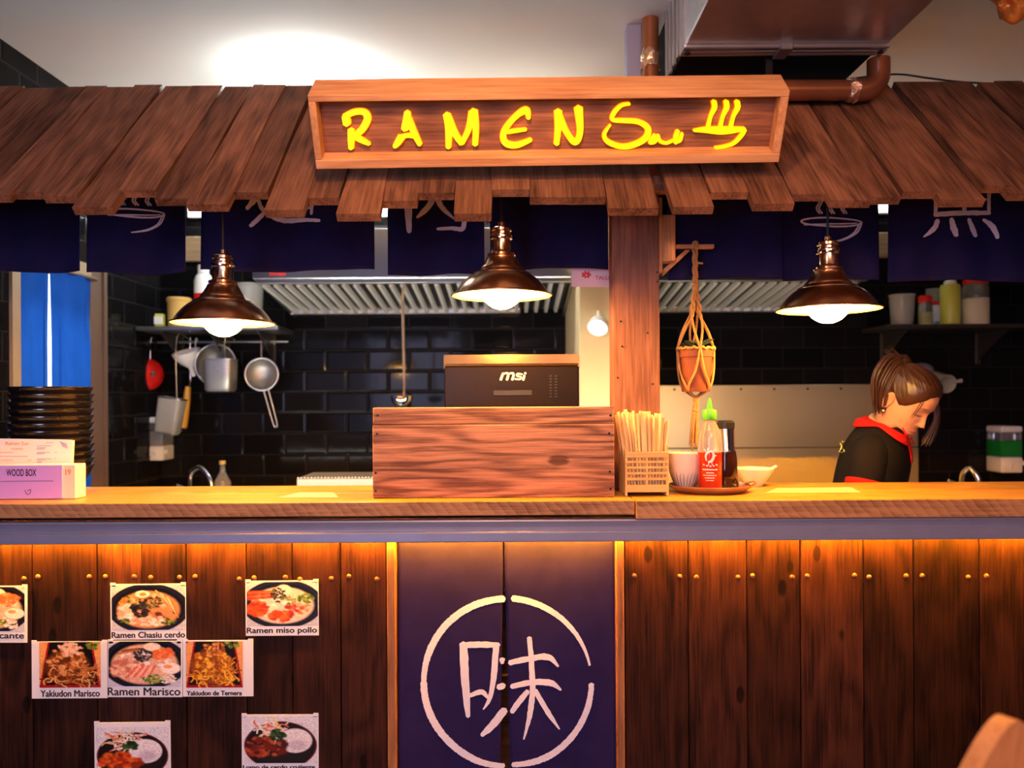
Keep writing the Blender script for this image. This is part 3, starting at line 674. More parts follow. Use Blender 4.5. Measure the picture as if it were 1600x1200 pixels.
# ---------------------------------------------------------------- counter, beam, front wall, led strips
xj = at(993, 795, 2.0).x
cn = thing('bar_counter', 'thick wooden bar counter running the full width of the stall', 'counter', (0.0, .19, 1.05))
bm = B(); box(bm, LX + .003, xj - .001, 0.004, .19, CT - .038, CT, .003, 2); mk('counter_board', bm, [M['counter'], M['edge']], cn)
bm = B(); box(bm, LX + .003, xj + .12, .192, .385, CT - .038, CT, .003, 2); mk('counter_board', bm, M['counter'], cn)
bm = B(); box(bm, xj + .001, 2.16, -.004, .19, CT - .048, CT, .003, 2); mk('counter_board', bm, [M['counter'], M['edge']], cn)
bm = B(); box(bm, xj + .122, 2.16, .192, .385, CT - .038, CT, .003, 2); mk('counter_board', bm, M['counter'], cn)
for o in cn.children:
    if len(o.data.materials) > 1:
        for p in o.data.polygons:
            if p.normal.y < -.5: p.material_index = 1
zt, zb = CT - .050, CAMZ - 227 / FPX * 2.0
prof = [(.030, zt), (.008, zt), (.006, zt - .004), (.011, zt - .012), (.013, zt - .020), (.007, zt - .024), (.007, zt - .027), (.003, zt - .029), (.0, zt - .033), (.0, zb + .002), (.003, zb), (.012, zb), (.012, zb + .02), (.018, zt - .03), (.030, zt - .02)]
bm = B(); ra = [bm.verts.new((LX + .003, y, z)) for y, z in prof]; rb = [bm.verts.new((2.16, y, z)) for y, z in prof]
for k in range(len(prof)): k_ = (k + 1) % len(prof); bm.faces.new((ra[k], ra[k_], rb[k_], rb[k]))
bm.faces.new(ra[::-1]); bm.faces.new(rb)
solo('steel_rail', bm, M['steel'], 'long blue grey painted steel rail under the counter edge', 'rail', smooth=30)
bm = B(); box(bm, LX + .003, 2.16, .05, .30, 1.015, CT - .0490, .002); solo('counter_bearer', bm, M['dwood'], 'dark timber bearer beneath the bar counter', 'timber')
def front_wall(name, label, bounds, rivets, d=2.06):
    y = CAMY + d
    xs = [at(b, 950, d).x for b in bounds]
    t = thing(name, label, 'panelling', ((xs[0] + xs[-1]) / 2, y, 0.0))
    rv = [at(px, py, d) for px, py in rivets]
    for a, b in zip(xs, xs[1:]):
        bm = B(); yo = RND.uniform(-.002, .002)
        box(bm, a + .0014, b - .0014, y + yo, y + .022, 0.012, .998, .0016)
        o = mk('board', bm, M['front'], t)
        bm = B(); n = 0
        for p in rv:
            if a <= p.x < b:
                lathe(bm, [(0, .0055), (.003, .005), (.0058, .003), (.0072, 0), (.0072, -.003)], (p.x, y + yo, p.z), 12, Matrix.Rotation(PI / 2, 3, 'X')); n += 1
        if n: mk('rivet', bm, M['rivet'], o, 60)
        else: bm.free()
    return t
front_wall('plank_panelling', 'dark plank panelling left of the counter curtain, with food photos pinned on', [-330, -235, -140, -50, 51, 152, 222, 291, 385, 457, 532, 604],
           [(x, 903 + (x % 5) - 2) for x in (-120, -60, -20, 38, 60, 140, 165, 210, 236, 281, 305, 374, 397, 446, 469, 518, 545, 589)])
front_wall('plank_panelling', 'reddish dark plank panelling right of the counter curtain, no photos on it', [976, 1076, 1167, 1251, 1349, 1428, 1531, 1625, 1720, 1815, 1910, 2020],
           [(x, 901 + (x % 5) - 2) for x in (991, 1062, 1088, 1153, 1176, 1238, 1261, 1335, 1358, 1416, 1441, 1513, 1541, 1612, 1640)])
for a, b, lab in ((605, 618, 'narrow wooden upright trim left of the counter curtain'), (963, 975, 'narrow wooden upright trim right of the counter curtain')):
    bm = B(); x0 = at(a, 950, 2.04).x; x1 = at(b, 950, 2.04).x; box(bm, x0, x1, .036, .12, .002, .998, .002); solo('upright_trim', bm, M['trim'], lab, 'trim')
for x0, x1, lab in ((LX + .01, at(962, 850, 2.04).x, 'glowing amber light strip under the rail, left part'), (at(976, 850, 2.04).x, 2.15, 'glowing amber light strip under the rail, right part')):
    t = thing('light_strip', lab, 'light', ((x0 + x1) / 2, .03, .994), 'amber light strips under the counter')
    bm = B(); box(bm, x0, x1, .024, .0345, 1.006, 1.0105, .001); mk('strip_base', bm, M['white'], t)
    bm = B(); box(bm, x0 + .003, x1 - .003, .026, .0325, 1.003, 1.0058); mk('diode_band', bm, M['led'], t)

# counter curtain: two halves with the taste character in a circle
DNY = .066
def dny(x, z, sd): 
    s = max(0., .99 - z); return DNY + .007 * s * math.sin(x * 26 + sd) + .004 * math.sin(x * 13 + sd * 3 + z * 3) * min(1, s * 4)
def dmap(sd):
    def f(px, py, h):
        p = onplane(px, py, (0, DNY, 1), (0, -1, 0)); return Vector((p.x, dny(p.x, p.z, sd) - .0012 - h, p.z))
    return f
k5 = lambda *p: [(580 + a / 2.5, 740 + b / 2.5, w / 2.5) for a, b, w in p]
def arc(a0, a1, w0, w1, n=18):
    out = []
    for k in range(n + 1):
        a = math.radians(a0 + (a1 - a0) * k / n); out.append((793 + 131 * math.cos(a), 1066 - 131 * math.sin(a) * 1.0, w0 + (w1 - w0) * k / n))
    return out
left_s = [arc(92.5, 180, 11, 11), arc(180, 267.5, 11, 11), k5((360, 665, 34), (366, 800, 32), (378, 950, 24)), k5((350, 672, 22), (420, 668, 24), (500, 668, 22)), k5((488, 668, 26), (478, 800, 22), (462, 880, 16), (438, 920, 8)), k5((385, 868, 16), (430, 852, 20), (455, 875, 14)),
          k5((508, 735, 16), (512, 730, 26), (516, 735, 14)), k5((495, 835, 22), (520, 826, 26)), k5((522, 922, 30), (480, 975, 30), (432, 1022, 22))]
right_s = [arc(86.5, 12, 11, 5), arc(-1, -86.5, 9, 11), k5((618, 640, 20), (626, 740, 22), (630, 850, 22), (618, 950, 20), (596, 1040, 8)), k5((540, 742, 22), (620, 722, 22), (690, 714, 24), (730, 750, 12)), k5((548, 835, 22), (630, 815, 22), (700, 815, 24), (740, 842, 12)),
           k5((612, 850, 20), (580, 890, 22), (548, 935, 24)), k5((640, 845, 20), (690, 930, 20), (735, 995, 8))]
dn = thing('counter_curtain', 'indigo split curtain with a white circled character below the counter', 'curtain', (at(790, 1000, 2.09).x, DNY, .3))
for (a, b0, sd, ss) in ((622, (786, 782), 0.5, left_s), (962, (788.5, 797), 2.2, right_s)):
    xa = onplane(a, 950, (0, DNY, 1), (0, -1, 0)).x
    xt = onplane(b0[0], 890, (0, DNY, 1), (0, -1, 0)).x; xb = onplane(b0[1], 1200, (0, DNY, 1), (0, -1, 0)).x
    zs, ze = .925, .40
    def f(u, v, xa=xa, xt=xt, xb=xb, sd=sd):
        z = .22 + (.992 - .22) * v
        k = min(1.6, max(0, (zs - z) / (zs - ze))); xe = xt + (xb - xt) * k
        x = xa + (xe - xa) * u
        return Vector((x, dny(x, z, sd), z))
    bm = B(); cloth(bm, 0, 1, 0, 1, f, 30, 36); o = mk('cloth', bm, M['door_noren'], dn, 180)
    m = o.modifiers.new('thick', 'SOLIDIFY'); m.thickness = .0016; m.offset = 0
    bm = B()
    for q in ss: stroke(bm, q, dmap(sd), .0006, 8, taper=(.9, .7), jitter=.10)
    mk('brush_marking', bm, M['ink'], o, label='white brushed marking')
bm = B(); tube(bm, [(at(621, 900, 2.09).x, DNY, .988), (at(962, 900, 2.09).x, DNY, .988)], .006, 8); mk('curtain_rod', bm, M['jambd'], dn, 60)
hd = thing('half_door', 'dark service door glimpsed through the slit of the counter curtain', 'door', (at(790, 1000, 2.2).x, .2, .02))
bm = B(); box(bm, at(612, 900, 2.18).x, at(968, 900, 2.18).x, .19, .215, .02, .96, .003); mk('leaf', bm, M['dwood'], hd)
bm = B(); p = at(788, 922, 2.17); box(bm, p.x - .03, p.x + .03, .172, .19, p.z - .008, p.z + .008, .002); p = at(789, 1056, 2.17); box(bm, p.x - .03, p.x + .03, .175, .19, p.z - .004, p.z + .004, .001); mk('latch', bm, M['brass'], hd, label='brass latch')

# ---------------------------------------------------------------- ceiling lamp, duct and pipes above the awning
p = at(482, 128, (CZ - CAMZ - .03) / ((620 - 128) / FPX))
t = thing('ceiling_lamp', 'bright round white ceiling lamp above the left end of the sign', 'lamp', (p.x, p.y, CZ - .075))
bm = B(); lathe(bm, [(0, 0), (.132, 0), (.132, -.012), (.128, -.016)], (p.x, p.y, CZ), 40); mk('base', bm, M['white'], t, 40)
bm = B(); lathe(bm, [(.128, -.0155), (.150, -.022), (.154, -.045), (.140, -.078), (.085, -.100), (0, -.106)], (p.x, p.y, CZ), 40); mk('diffuser', bm, M['lampw'], t, 60)

DZ0 = 2.35
dd = (DZ0 - CAMZ) / ((620 - 72) / FPX)
dx0, dx1 = at(1070, 72, dd).x, at(1388, 74, dd).x
t = thing('ventilation_duct', 'rectangular metal ventilation duct running under the ceiling right of the sign', 'duct', ((dx0 + dx1) / 2, .1, DZ0))
yb = CAMY + dd
bm = B(); box(bm, dx0, dx1, -1.25, yb - .004, DZ0, CZ - .002, .004); mk('duct_section', bm, M['galv'], t)
bm = B(); box(bm, dx0 + .0062, dx1 - .006, yb + .052, 1.15, DZ0 + .004, CZ - .002, .004); mk('duct_section', bm, M['duct_shade'], t, label='rear duct section, painted black as its shade')  # same metal duct, its shade behind the joint painted black
bm = B()
for k, (ya, h) in enumerate(((0, .010), (.012, .004), (.020, .012), (.034, .005), (.042, .010))):
    box(bm, dx0 - h * .4, dx1 + h * .4, yb - .004 + ya, yb - .004 + ya + .0135, DZ0 - h, CZ - .002, .002)
mk('joint_flange', bm, M['galv'], t)
bm = B(); xm = at(1228, 80, dd).x
box(bm, xm - .018, xm + .018, yb - .008, yb + .06, DZ0 - .016, DZ0 + .01, .002); mk('clamp', bm, M['galv'], t)
bm = B()
for k in range(4): y_ = yb + .075 + k * .055; box(bm, dx0 - .004, dx0 + .0059, y_, y_ + .018, DZ0 + .004, CZ - .002, .002)
mk('stiffener', bm, M['galv'], t, label='bright ribbed side')
for x_, lab in ((dx0 + .012, 0), (dx1 - .012, 0)):
    bm = B(); lathe(bm, [(0, -.004), (.009, -.003), (.009, .004)], (x_, yb + .022, DZ0 - .014), 6); mk('bolt', bm, M['screw'], t, 30)
for yj in (-.42,):
    bm = B(); box(bm, dx0 - .003, dx1 + .003, yj - .012, yj + .012, DZ0 - .004, CZ - .002, .002); mk('seam_band', bm, M['galv'], t)

# brown pipe: out from behind the sign, elbow, up into the duct
P0 = at(1180, 141, 2.215); P1 = at(1352, 141, 2.215); r = .029
t = thing('brown_pipe', 'shiny brown pipe with an elbow rising beside the duct, right of the sign', 'pipe', P0)
xe = at(1373, 141, 2.215).x
bm = B(); tube(bm, [P0, Vector((xe - .065, P0.y, P1.z))], r, 20); mk('run', bm, M['pipe'], t, 60)
bm = B()
arcp = [Vector((xe - .05 + .05 * math.sin(a), P0.y, P1.z + .05 - .05 * math.cos(a))) for a in [PI / 2 * k / 8 for k in range(9)]]
tube(bm, [Vector((xe - .07, P0.y, P1.z))] + arcp + [Vector((xe, P0.y, DZ0 - .012))], r * 1.09, 20); mk('elbow', bm, M['pipe'], t, 60)
bm = B(); rr = tube(bm, [Vector((xe - .092, P0.y, P1.z)), Vector((xe - .082, P0.y, P1.z)), Vector((xe - .072, P0.y, P1.z)), Vector((xe - .066, P0.y, P1.z))], [r * 1.05, r * 1.16, r * 1.12, r * 1.2], 20)
for ring in rr:
    for v in ring: v.co += Vector((RND.uniform(-.004, .004), RND.uniform(-.003, .003), RND.uniform(-.003, .003)))
mk('foil_tape', bm, M['foil'], t)
bm = B(); box(bm, P0.x + .03, P0.x + .05, P0.y - .004, P0.y + .004, P0.z + .026, DZ0 - .0005); mk('bracket', bm, M['screw'], t)
# vertical pipe behind the sign
pv = at(1016, 60, 2.44)
t = thing('brown_pipe', 'upright brown pipe with a torn foil band behind the top of the sign', 'pipe', (pv.x, pv.y, 2.2))
bm = B(); tube(bm, [(pv.x, pv.y, 2.20), (pv.x, pv.y, CZ - .001)], .0265, 20); mk('run', bm, M['pipe'], t, 60)
pf = at(1016, 92, 2.44)
bm = B(); rr = tube(bm, [(pv.x, pv.y, pf.z - .028), (pv.x, pv.y, pf.z - .01), (pv.x, pv.y, pf.z + .008), (pv.x, pv.y, pf.z + .022)], [.031, .029, .0305, .028], 24)
for ring in rr:
    for v in ring: v.co += Vector((RND.uniform(-.003, .003), 0, RND.uniform(-.008, .008)))
mk('foil_tape', bm, M['foil'], t)
a = at(977, 60, 2.5); b = at(1000, 60, 2.5)
bm = B(); box(bm, a.x, b.x, .47, .52, 2.0, CZ - .001, .002); solo('steel_upright', bm, M['steel'], 'dark purple square steel upright left of the brown pipe', 'upright')
# thin black cable sagging right of the elbow
bm = B(); tube(bm, [at(1338, 122, 2.42), at(1400, 116, 2.42), at(1450, 122, 2.4), at(1500, 128, 2.42), at(1560, 131, 2.44)], .0032, 8, 8); solo('black_cable', bm, M['cord'], 'thin black cable sagging over the awning right of the brown pipe', 'cable', smooth=60)
# crumpled orange pendant at the top right corner
pc = at(1590, -8, 1.9)
t = thing('hanging_lantern', 'crumpled orange hanging lantern cut off at the top right corner', 'lamp', (pc.x, pc.y, pc.z - .06))
bm = B(); vs = ellipsoid(bm, pc, .055, .055, .06, None, 40, 28)
for v in vs:
    n = noise.noise(v.co * 34) * .018; v.co += (v.co - pc).normalized() * n
mk('shade', bm, plain('orange_foil', (0.85, 0.30, 0.06), 0.3, 0.6, bump=.6), t)
bm = B(); tube(bm, [pc + Vector((0, 0, .05)), (pc.x, pc.y, CZ)], .004, 8); mk('cord', bm, M['cord'], t)

# ---------------------------------------------------------------- pendant lamps
def pendant(px, py, d, label):
    c = at(px, py, d); z = c.z; S = .130 * (78 / 77)
    t = thing('pendant_lamp', label, 'lamp', c, 'copper pendant lamps over the counter')
    R = .133
    prof = [(R, 0), (R + .003, .001), (R + .002, .004), (R - .008, .007), (.121, .015), (.114, .025), (.104, .037), (.091, .049), (.079, .057), (.078, .060), (.070, .064), (.060, .070), (.059, .074), (.051, .082), (.046, .091), (.041, .099), (.0405, .103), (.034, .106), (.033, .112)]
    bm = B(); lathe(bm, prof, c, 56); mk('shade', bm, M['copper'], t, 35)
    inn = [(R - .0005, .0005), (R - .012, .006), (.116, .014), (.100, .036), (.075, .055), (.055, .070), (.042, .090), (.032, .104), (0, .105)]
    bm = B(); lathe(bm, inn, c, 56); mk('shade_lining', bm, M['lampin'], t, 60, label='pale golden lining')
    nk = [(.034, .1055), (.038, .109), (.037, .114), (.029, .117), (.0265, .122), (.0265, .150), (.030, .152), (.0315, .158), (.030, .164), (.025, .166), (.025, .171), (.0285, .174), (.028, .181), (.021, .185), (.010, .188), (.009, .198), (0, .199)]
    bm = B(); lathe(bm, nk, c, 36); mk('neck', bm, M['neckm'], t, 35)
    bm = B(); prof = [(0, -.035)]
    for k in range(1, 13):
        a = -PI / 2 + PI * k / 15; prof.append((.058 * math.cos(a), .023 + .058 * math.sin(a)))
    prof += [(.020, .085), (.018, .098), (0, .099)]
    lathe(bm, prof, c, 28); mk('bulb', bm, M['bulb'], t, 60)
    yr = CAMY + d
    zr = Z0 + TS * (d - D0) - .03
    bm = B(); tube(bm, [c + Vector((0, 0, .197)), Vector((c.x, c.y, zr - .01))], .0036, 8); mk('cord', bm, M['cord'], t)
    bm = B(); lathe(bm, [(0, 0), (.028, 0), (.028, .012), (.01, .03), (0, .03)], (c.x, c.y, zr - .028), 20); mk('ceiling_rose', bm, M['cord'], t, 40)
    return t
pendant(349, 506, 2.06, 'copper pendant lamp over the left part of the counter, lit')
pendant(784, 463, 2.06, 'copper pendant lamp above the black monitor, lit')
pendant(1294, 485, 2.06, 'copper pendant lamp over the right part of the counter near the woman, lit')

# ---------------------------------------------------------------- kitchen behind
WY = BY - .001
# stainless worktop along the back wall and the backsplash
t = thing('kitchen_worktop', 'stainless steel worktop along the tiled back wall', 'worktop', (.6, 1.4, 0))
bm = B(); box(bm, LX + .01, px0 - .002, 1.12, WY, .86, .90, .003); mk('top', bm, M['inox'], t)
bm = B(); box(bm, LX + .01, px0 - .002, 1.16, WY, .10, .858, .003); mk('cabinet_body', bm, M['galv'], t)
t = thing('kitchen_worktop', 'stainless steel worktop behind the woman, right of the cream wall stub', 'worktop', (1.5, 1.4, 0))
bm = B(); box(bm, px0 + .302, RX - .01, 1.12, WY, .86, .90, .003); mk('top', bm, M['inox'], t)
bm = B(); box(bm, px0 + .302, RX - .01, 1.16, WY, .10, .858, .003); mk('cabinet_body', bm, M['galv'], t)
a = at(1434, 600, 3.69); zs = at(1250, 601, 3.69).z; zm = at(1250, 700, 3.69).z
t = thing('steel_backsplash', 'large brushed steel backsplash panel behind the woman', 'backsplash', ((px0 + .3 + a.x) / 2, WY, .901))
bm = B(); box(bm, px0 + .303, a.x, WY - .010, WY, zm + .003, zs, .002); mk('sheet', bm, M['inoxd'], t)
bm = B(); box(bm, px0 + .303, a.x, WY - .012, WY, .901, zm, .002); mk('sheet', bm, M['inoxd'], t)
bm = B()
for k in range(9): lathe(bm, [(0, .003), (.005, .002), (.006, 0)], (px0 + .36 + k * .16, WY - .012, zs - .02), 10, Matrix.Rotation(PI / 2, 3, 'X'))
mk('screw', bm, M['screw'], t, 50)

def hood(x0f, x1f, x0b, x1b, label, mark=None):
    df, db = 3.10, 3.64
    zf = at(600, 434, df).z; zbk = at(600, 487, db).z
    yf, yk = CAMY + df, CAMY + db
    t = thing('extractor_hood', label, 'hood', ((x0f + x1f) / 2, (yf + yk) / 2, zbk), 'stainless extractor hoods')
    th = .0
    bm = B()  # canopy shell: front panel, sides, top
    box(bm, x0f, x1f, yf, yf + .012, zf, zf + .20, .002); mk('front_panel', bm, M['inox'], t)
    bm = B(); box(bm, x0f, x1f, yf + .012, WY, zf + .188, zf + .20, .002); mk('top_panel', bm, M['inox'], t)
    for xa in (x0f, x1f - .012):
        bm = B(); v = [(xa, yf + .012, zf), (xa + .012, yf + .012, zf), (xa + .012, WY, zbk - .02), (xa, WY, zbk - .02), (xa, yf + .012, zf + .188), (xa + .012, yf + .012, zf + .188), (xa + .012, WY, zf + .188), (xa, WY, zf + .188)]
        hexa(bm, [Vector(c) for c in v]); mk('side_panel', bm, M['inox'], t)
    bm = B(); box(bm, x0f + .013, x1f - .013, yf - .006, yf + .03, zf - .022, zf - .001, .003); mk('front_gutter', bm, M['inox'], t)
    bm = B(); box(bm, x0b, x1b, yk - .02, yk + .035, zbk - .012, zbk + .012, .003); mk('grease_channel', bm, M['inox'], t)
    n = max(1, round((x1f - x0f) / .40)); w = (x1f - x0f - .03) / n
    for k in range(n):
        u0 = x0f + .015 + k * w; u1 = u0 + w - .006
        # filter frame leaning from the front lip down to the rear channel
        A = Vector((0, yf + .03, zf - .004)); Bv = Vector((0, yk - .01, zbk + .012)); d = (Bv - A); L = d.length; d.normalize(); nrm = Vector((0, -d.z, d.y)); 
        if nrm.z > 0: nrm = -nrm
        def pt(x, s, h): return Vector((x, 0, 0)) + A + d * s + nrm * h
        bm = B()
        hexa(bm, [pt(u0, 0, 0), pt(u1, 0, 0), pt(u1, L, 0), pt(u0, L, 0), pt(u0, 0, .006), pt(u1, 0, .006), pt(u1, L, .006), pt(u0, L, .006)])
        f = mk('filter_plate', bm, M['rubber'], t)
        m_ = 9; bw = (u1 - u0) / m_
        bm = B()
        for j in range(m_):
            b0 = u0 + j * bw + bw * .20; b1 = u0 + j * bw + bw * .66
            c = [pt(b0, .01, .006), pt(b0 + .004, .01, .024), pt(b1 - .004, .01, .024), pt(b1, .01, .006)]; e = [pt(b0, L - .01, .006), pt(b0 + .004, L - .01, .024), pt(b1 - .004, L - .01, .024), pt(b1, L - .01, .006)]
            cv = [bm.verts.new(q) for q in c]; ev = [bm.verts.new(q) for q in e]
            for q in range(3): bm.faces.new((cv[q], cv[q + 1], ev[q + 1], ev[q]))
            bm.faces.new(cv); bm.faces.new(ev[::-1])
        mk('baffle', bm, M['baffle'], f)
    if mark:
        bm = B(); text_into(bm, mark[0], mark[1], lambda px, py, h: onplane(px, py, (0, yf - .0065, 0), (0, -1, 0)) + Vector((0, -h, 0)), .0006, bold=.02); mk('maker_marking', bm, M['inkr'], t, label='red lettering')
    return t
xf0 = at(394, 430, 3.1).x
hood(xf0, px0 - .004, at(455, 487, 3.64).x, at(813, 487, 3.64).x, 'stainless extractor hood with bright baffles, left of the cream wall stub', ('DYVSA', (421, 425, 447, 431)))
hood(px0 + .304, at(1362, 430, 3.1).x, px0 + .304, at(1352, 487, 3.64).x, 'stainless extractor hood right of the wooden post')
# tube light high on the back wall, left and right
for x0, x1, lab in ((-1.55, .10, 'bright white tube light high on the back wall, left'), (1.3, 2.3, 'bright white tube light high on the back wall, right')):
    z = at(600, 325, 3.66).z
    t = thing('tube_light', lab, 'light', ((x0 + x1) / 2, WY - .03, z - .04), 'tube lights above the kitchen')
    bm = B(); box(bm, x0, x1, WY - .02, WY, z - .035, z + .035, .003); mk('housing', bm, M['white'], t)
    bm = B(); tube(bm, [(x0 + .02, WY - .036, z), (x1 - .02, WY - .036, z)], .0155, 12); mk('tube', bm, M['tubew' if x0 < 0 else 'tubed'], t, 60)

# --- shelves
def shelf(x0, x1, z, y0, label, m):
    t = thing('wall_shelf', label, 'shelf', ((x0 + x1) / 2, WY, z - .12))
    bm = B(); box(bm, x0, x1, y0, WY, z - .018, z, .003); mk('board', bm, m, t)
    for k in range(3):
        x = x0 + .1 + (x1 - x0 - .2) * k / 2
        bm = B(); box(bm, x - .012, x + .012, WY - .006, WY, z - .17, z - .019, .002); v = [(x - .004, y0 + .03, z - .022), (x + .004, y0 + .03, z - .022), (x + .004, WY - .006, z - .15), (x - .004, WY - .006, z - .15), (x - .004, y0 + .03, z - .0185), (x + .004, y0 + .03, z - .0185), (x + .004, WY - .006, z - .0185), (x - .004, WY - .006, z - .0185)]
        hexa(bm, [Vector(c) for c in v]); mk('bracket', bm, M['darkm'], t)
    return t
SD = 3.50
zl = at(300, 510, 3.46).z; zr_ = at(1460, 507, 3.46).z
shelf(LX + .003, at(436, 500, 3.46).x, zl, CAMY + 3.44, 'steel wall shelf with tubs behind the left lamp', M['inox'])
shelf(at(1384, 500, 3.46).x, RX - .3, zr_, CAMY + 3.44, 'dark wall shelf holding sauces at the right', M['darkm'])
def pot(name, label, cat, px0_, px1_, pyt, d, zbase, prof, mats, group=None, parts=None, seg=28):
    """turned container standing at zbase; prof rows (part, material key, [(r, h)]) in units of its width/height."""
    c = at((px0_ + px1_) / 2, 600, d); w = (px1_ - px0_) / FPX * d / 2; h = at(700, pyt, d).z - zbase
    t = thing(name, label, cat, (c.x, c.y, zbase), group)
    for nm, mt, rows, lab in prof:
        bm = B(); lathe(bm, [(r * w, z * h) for r, z in rows], (c.x, c.y, zbase), seg); mk(nm, bm, M[mt], t, 40, label=lab)
    return t, c, w, h
zb_ = zl + .001
pot('food_tub', 'tan yellow food tub with a rim on the left shelf', 'tub', 262, 299, 463, SD, zb_, [('body', 'yellowlid', [(0, 0), (.86, 0), (.92, .85), (0, .85)], None), ('lid', 'yellowlid', [(.96, .85), (1, .87), (1, .97), (.9, 1), (0, 1)], None)], None)
pot('sauce_bottle', 'white capped bottle with a red and yellow label, half hidden by the left lamp', 'bottle', 305, 333, 412, SD + .06, zb_, [('body', 'yellow', [(0, 0), (.95, .01), (1, .05), (1, .45), (0, .45)], None), ('label', 'red', [(1.01, .44), (1.01, .54), (0, .54)], 'red label band'), ('shoulder', 'white', [(1, .54), (1, .75), (.75, .84), (.55, .86), (0, .86)], 'white shoulder'), ('cap', 'white', [(.6, .86), (.6, .99), (.5, 1), (0, 1)], 'white cap')], None)
pot('white_tub', 'tall pale plastic tub right of the left lamp', 'tub', 372, 412, 442, SD, zb_, [('body', 'plastic', [(0, 0), (.78, 0), (.84, .03), (.98, .94), (1.02, .95), (1.02, 1), (.94, 1), (.80, .06), (0, .06)], None)], None)
pot('green_tin', 'yellow green tin at the left end of the shelf', 'tin', 172, 198, 455, SD + .08, zb_, [('body', 'oil', [(0, 0), (1, 0), (1, .03), (.97, .05), (.97, .93), (1, .95), (1, 1), (.9, 1), (.9, .97), (0, .97)], None)], None)
pot('storage_jar', 'small dark glass jar beside the yellow green tin', 'jar', 206, 228, 470, SD + .1, zb_, [('body', 'plastic', [(0, 0), (1, 0), (1, .75), (.8, .82), (0, .82)], None), ('lid', 'steel', [(.85, .82), (.85, 1), (0, 1)], None)], None)
c = at(250, 500, SD - .02); bm = B(); box(bm, c.x - .019, c.x + .019, c.y - .015, c.y + .015, zb_, zb_ + .058, .004, 2); 
t = thing('small_box', 'tiny yellow and white box left of the tan tub', 'box', (c.x, c.y, zb_)); mk('carton', bm, M['oil'], t)
bm = B(); box(bm, c.x - .0195, c.x + .0195, c.y - .0165, c.y - .0145, zb_ + .01, zb_ + .045); mk('label', bm, M['white'], t)
zb2 = zr_ + .001
pot('plastic_beaker', 'empty frosted plastic beaker at the left end of the right shelf', 'beaker', 1391, 1429, 465, SD, zb2, [('body', 'plastic', [(0, 0), (.80, 0), (.84, .03), (.97, .95), (1.03, .96), (1.03, 1), (.94, 1), (.82, .05), (0, .05)], None)], None)
pot('spice_jar', 'small amber spice jar with a red lid on the right shelf', 'jar', 1436, 1457, 467, SD - .03, zb2, [('body', 'oil', [(0, 0), (.9, 0), (.95, .04), (.95, .42), (0, .42)], 'amber contents'), ('glass_wall', 'glass', [(.97, .02), (.98, .68), (.8, .76), (0, .76)], None), ('lid', 'red', [(.98, .76), (1, .78), (1, .98), (.95, 1), (0, 1)], 'red lid')], None)
pot('labelled_jar', 'grey lidded jar with a white label behind the small amber jar', 'jar', 1447, 1473, 456, SD + .08, zb2, [('body', 'plastic', [(0, 0), (.97, 0), (1, .04), (1, .76), (.85, .84), (0, .84)], None), ('label', 'paperw', [(1.01, .12), (1.01, .55)], 'white label'), ('label_band', 'red', [(1.015, .55), (1.015, .66)], 'red label band'), ('lid', 'plastic', [(.88, .84), (.88, 1), (0, 1)], None)], None)
pot('squeeze_bottle', 'yellow green squeeze bottle with a white nozzle on the right shelf', 'bottle', 1471, 1500, 438, SD, zb2, [('body', 'oil', [(0, 0), (.95, 0), (1, .03), (1, .78), (.9, .84), (0, .84)], None), ('cap', 'white', [(.62, .84), (.62, .90), (.5, .93), (0, .93)], 'white cap'), ('nozzle', 'white', [(.34, .93), (.2, 1), (0, 1)], 'white nozzle')], None)
pot('powder_jar', 'large glass jar of white powder with a red lid on the right shelf', 'jar', 1506, 1544, 441, SD, zb2, [('powder', 'powder', [(0, 0), (.95, 0), (1, .04), (1, .57), (0, .58)], 'white powder'), ('glass_wall', 'glass', [(1, .57), (1, .80), (.88, .87), (.88, .90), (0, .90)], None), ('lid', 'red', [(.90, .88), (.92, .90), (.92, .99), (.88, 1), (0, 1)], 'red lid')], None)

# --- hanging utensils on a rail under the left shelf
zr2 = at(300, 534, 3.62).z
t = thing('utensil_rail', 'thin steel wall rail from which the sieves and funnel hang', 'rail', (-1.2, WY, zr2))
bm = B(); tube(bm, [(LX + .004, WY - .045, zr2), (at(447, 534, 3.62).x, WY - .045, zr2)], .005, 10); mk('bar', bm, M['inox'], t, 60)
for x_ in (LX + .06, -1.15): 
    bm = B(); tube(bm, [(x_, WY - .045, zr2), (x_, WY, zr2)], .005, 8); lathe(bm, [(0, .004), (.014, .003), (.014, 0)], (x_, WY - .004, zr2), 14, Matrix.Rotation(PI / 2, 3, 'X')); mk('bracket', bm, M['inox'], t, 60)
UD = 3.60
def hook(bm, x, y, z): tube(bm, [(x, y, z), (x, y + .004, zr2 + .012), (x, WY - .045, zr2 + .016), (x, WY - .038, zr2 + .006)], .0022, 8, 4)
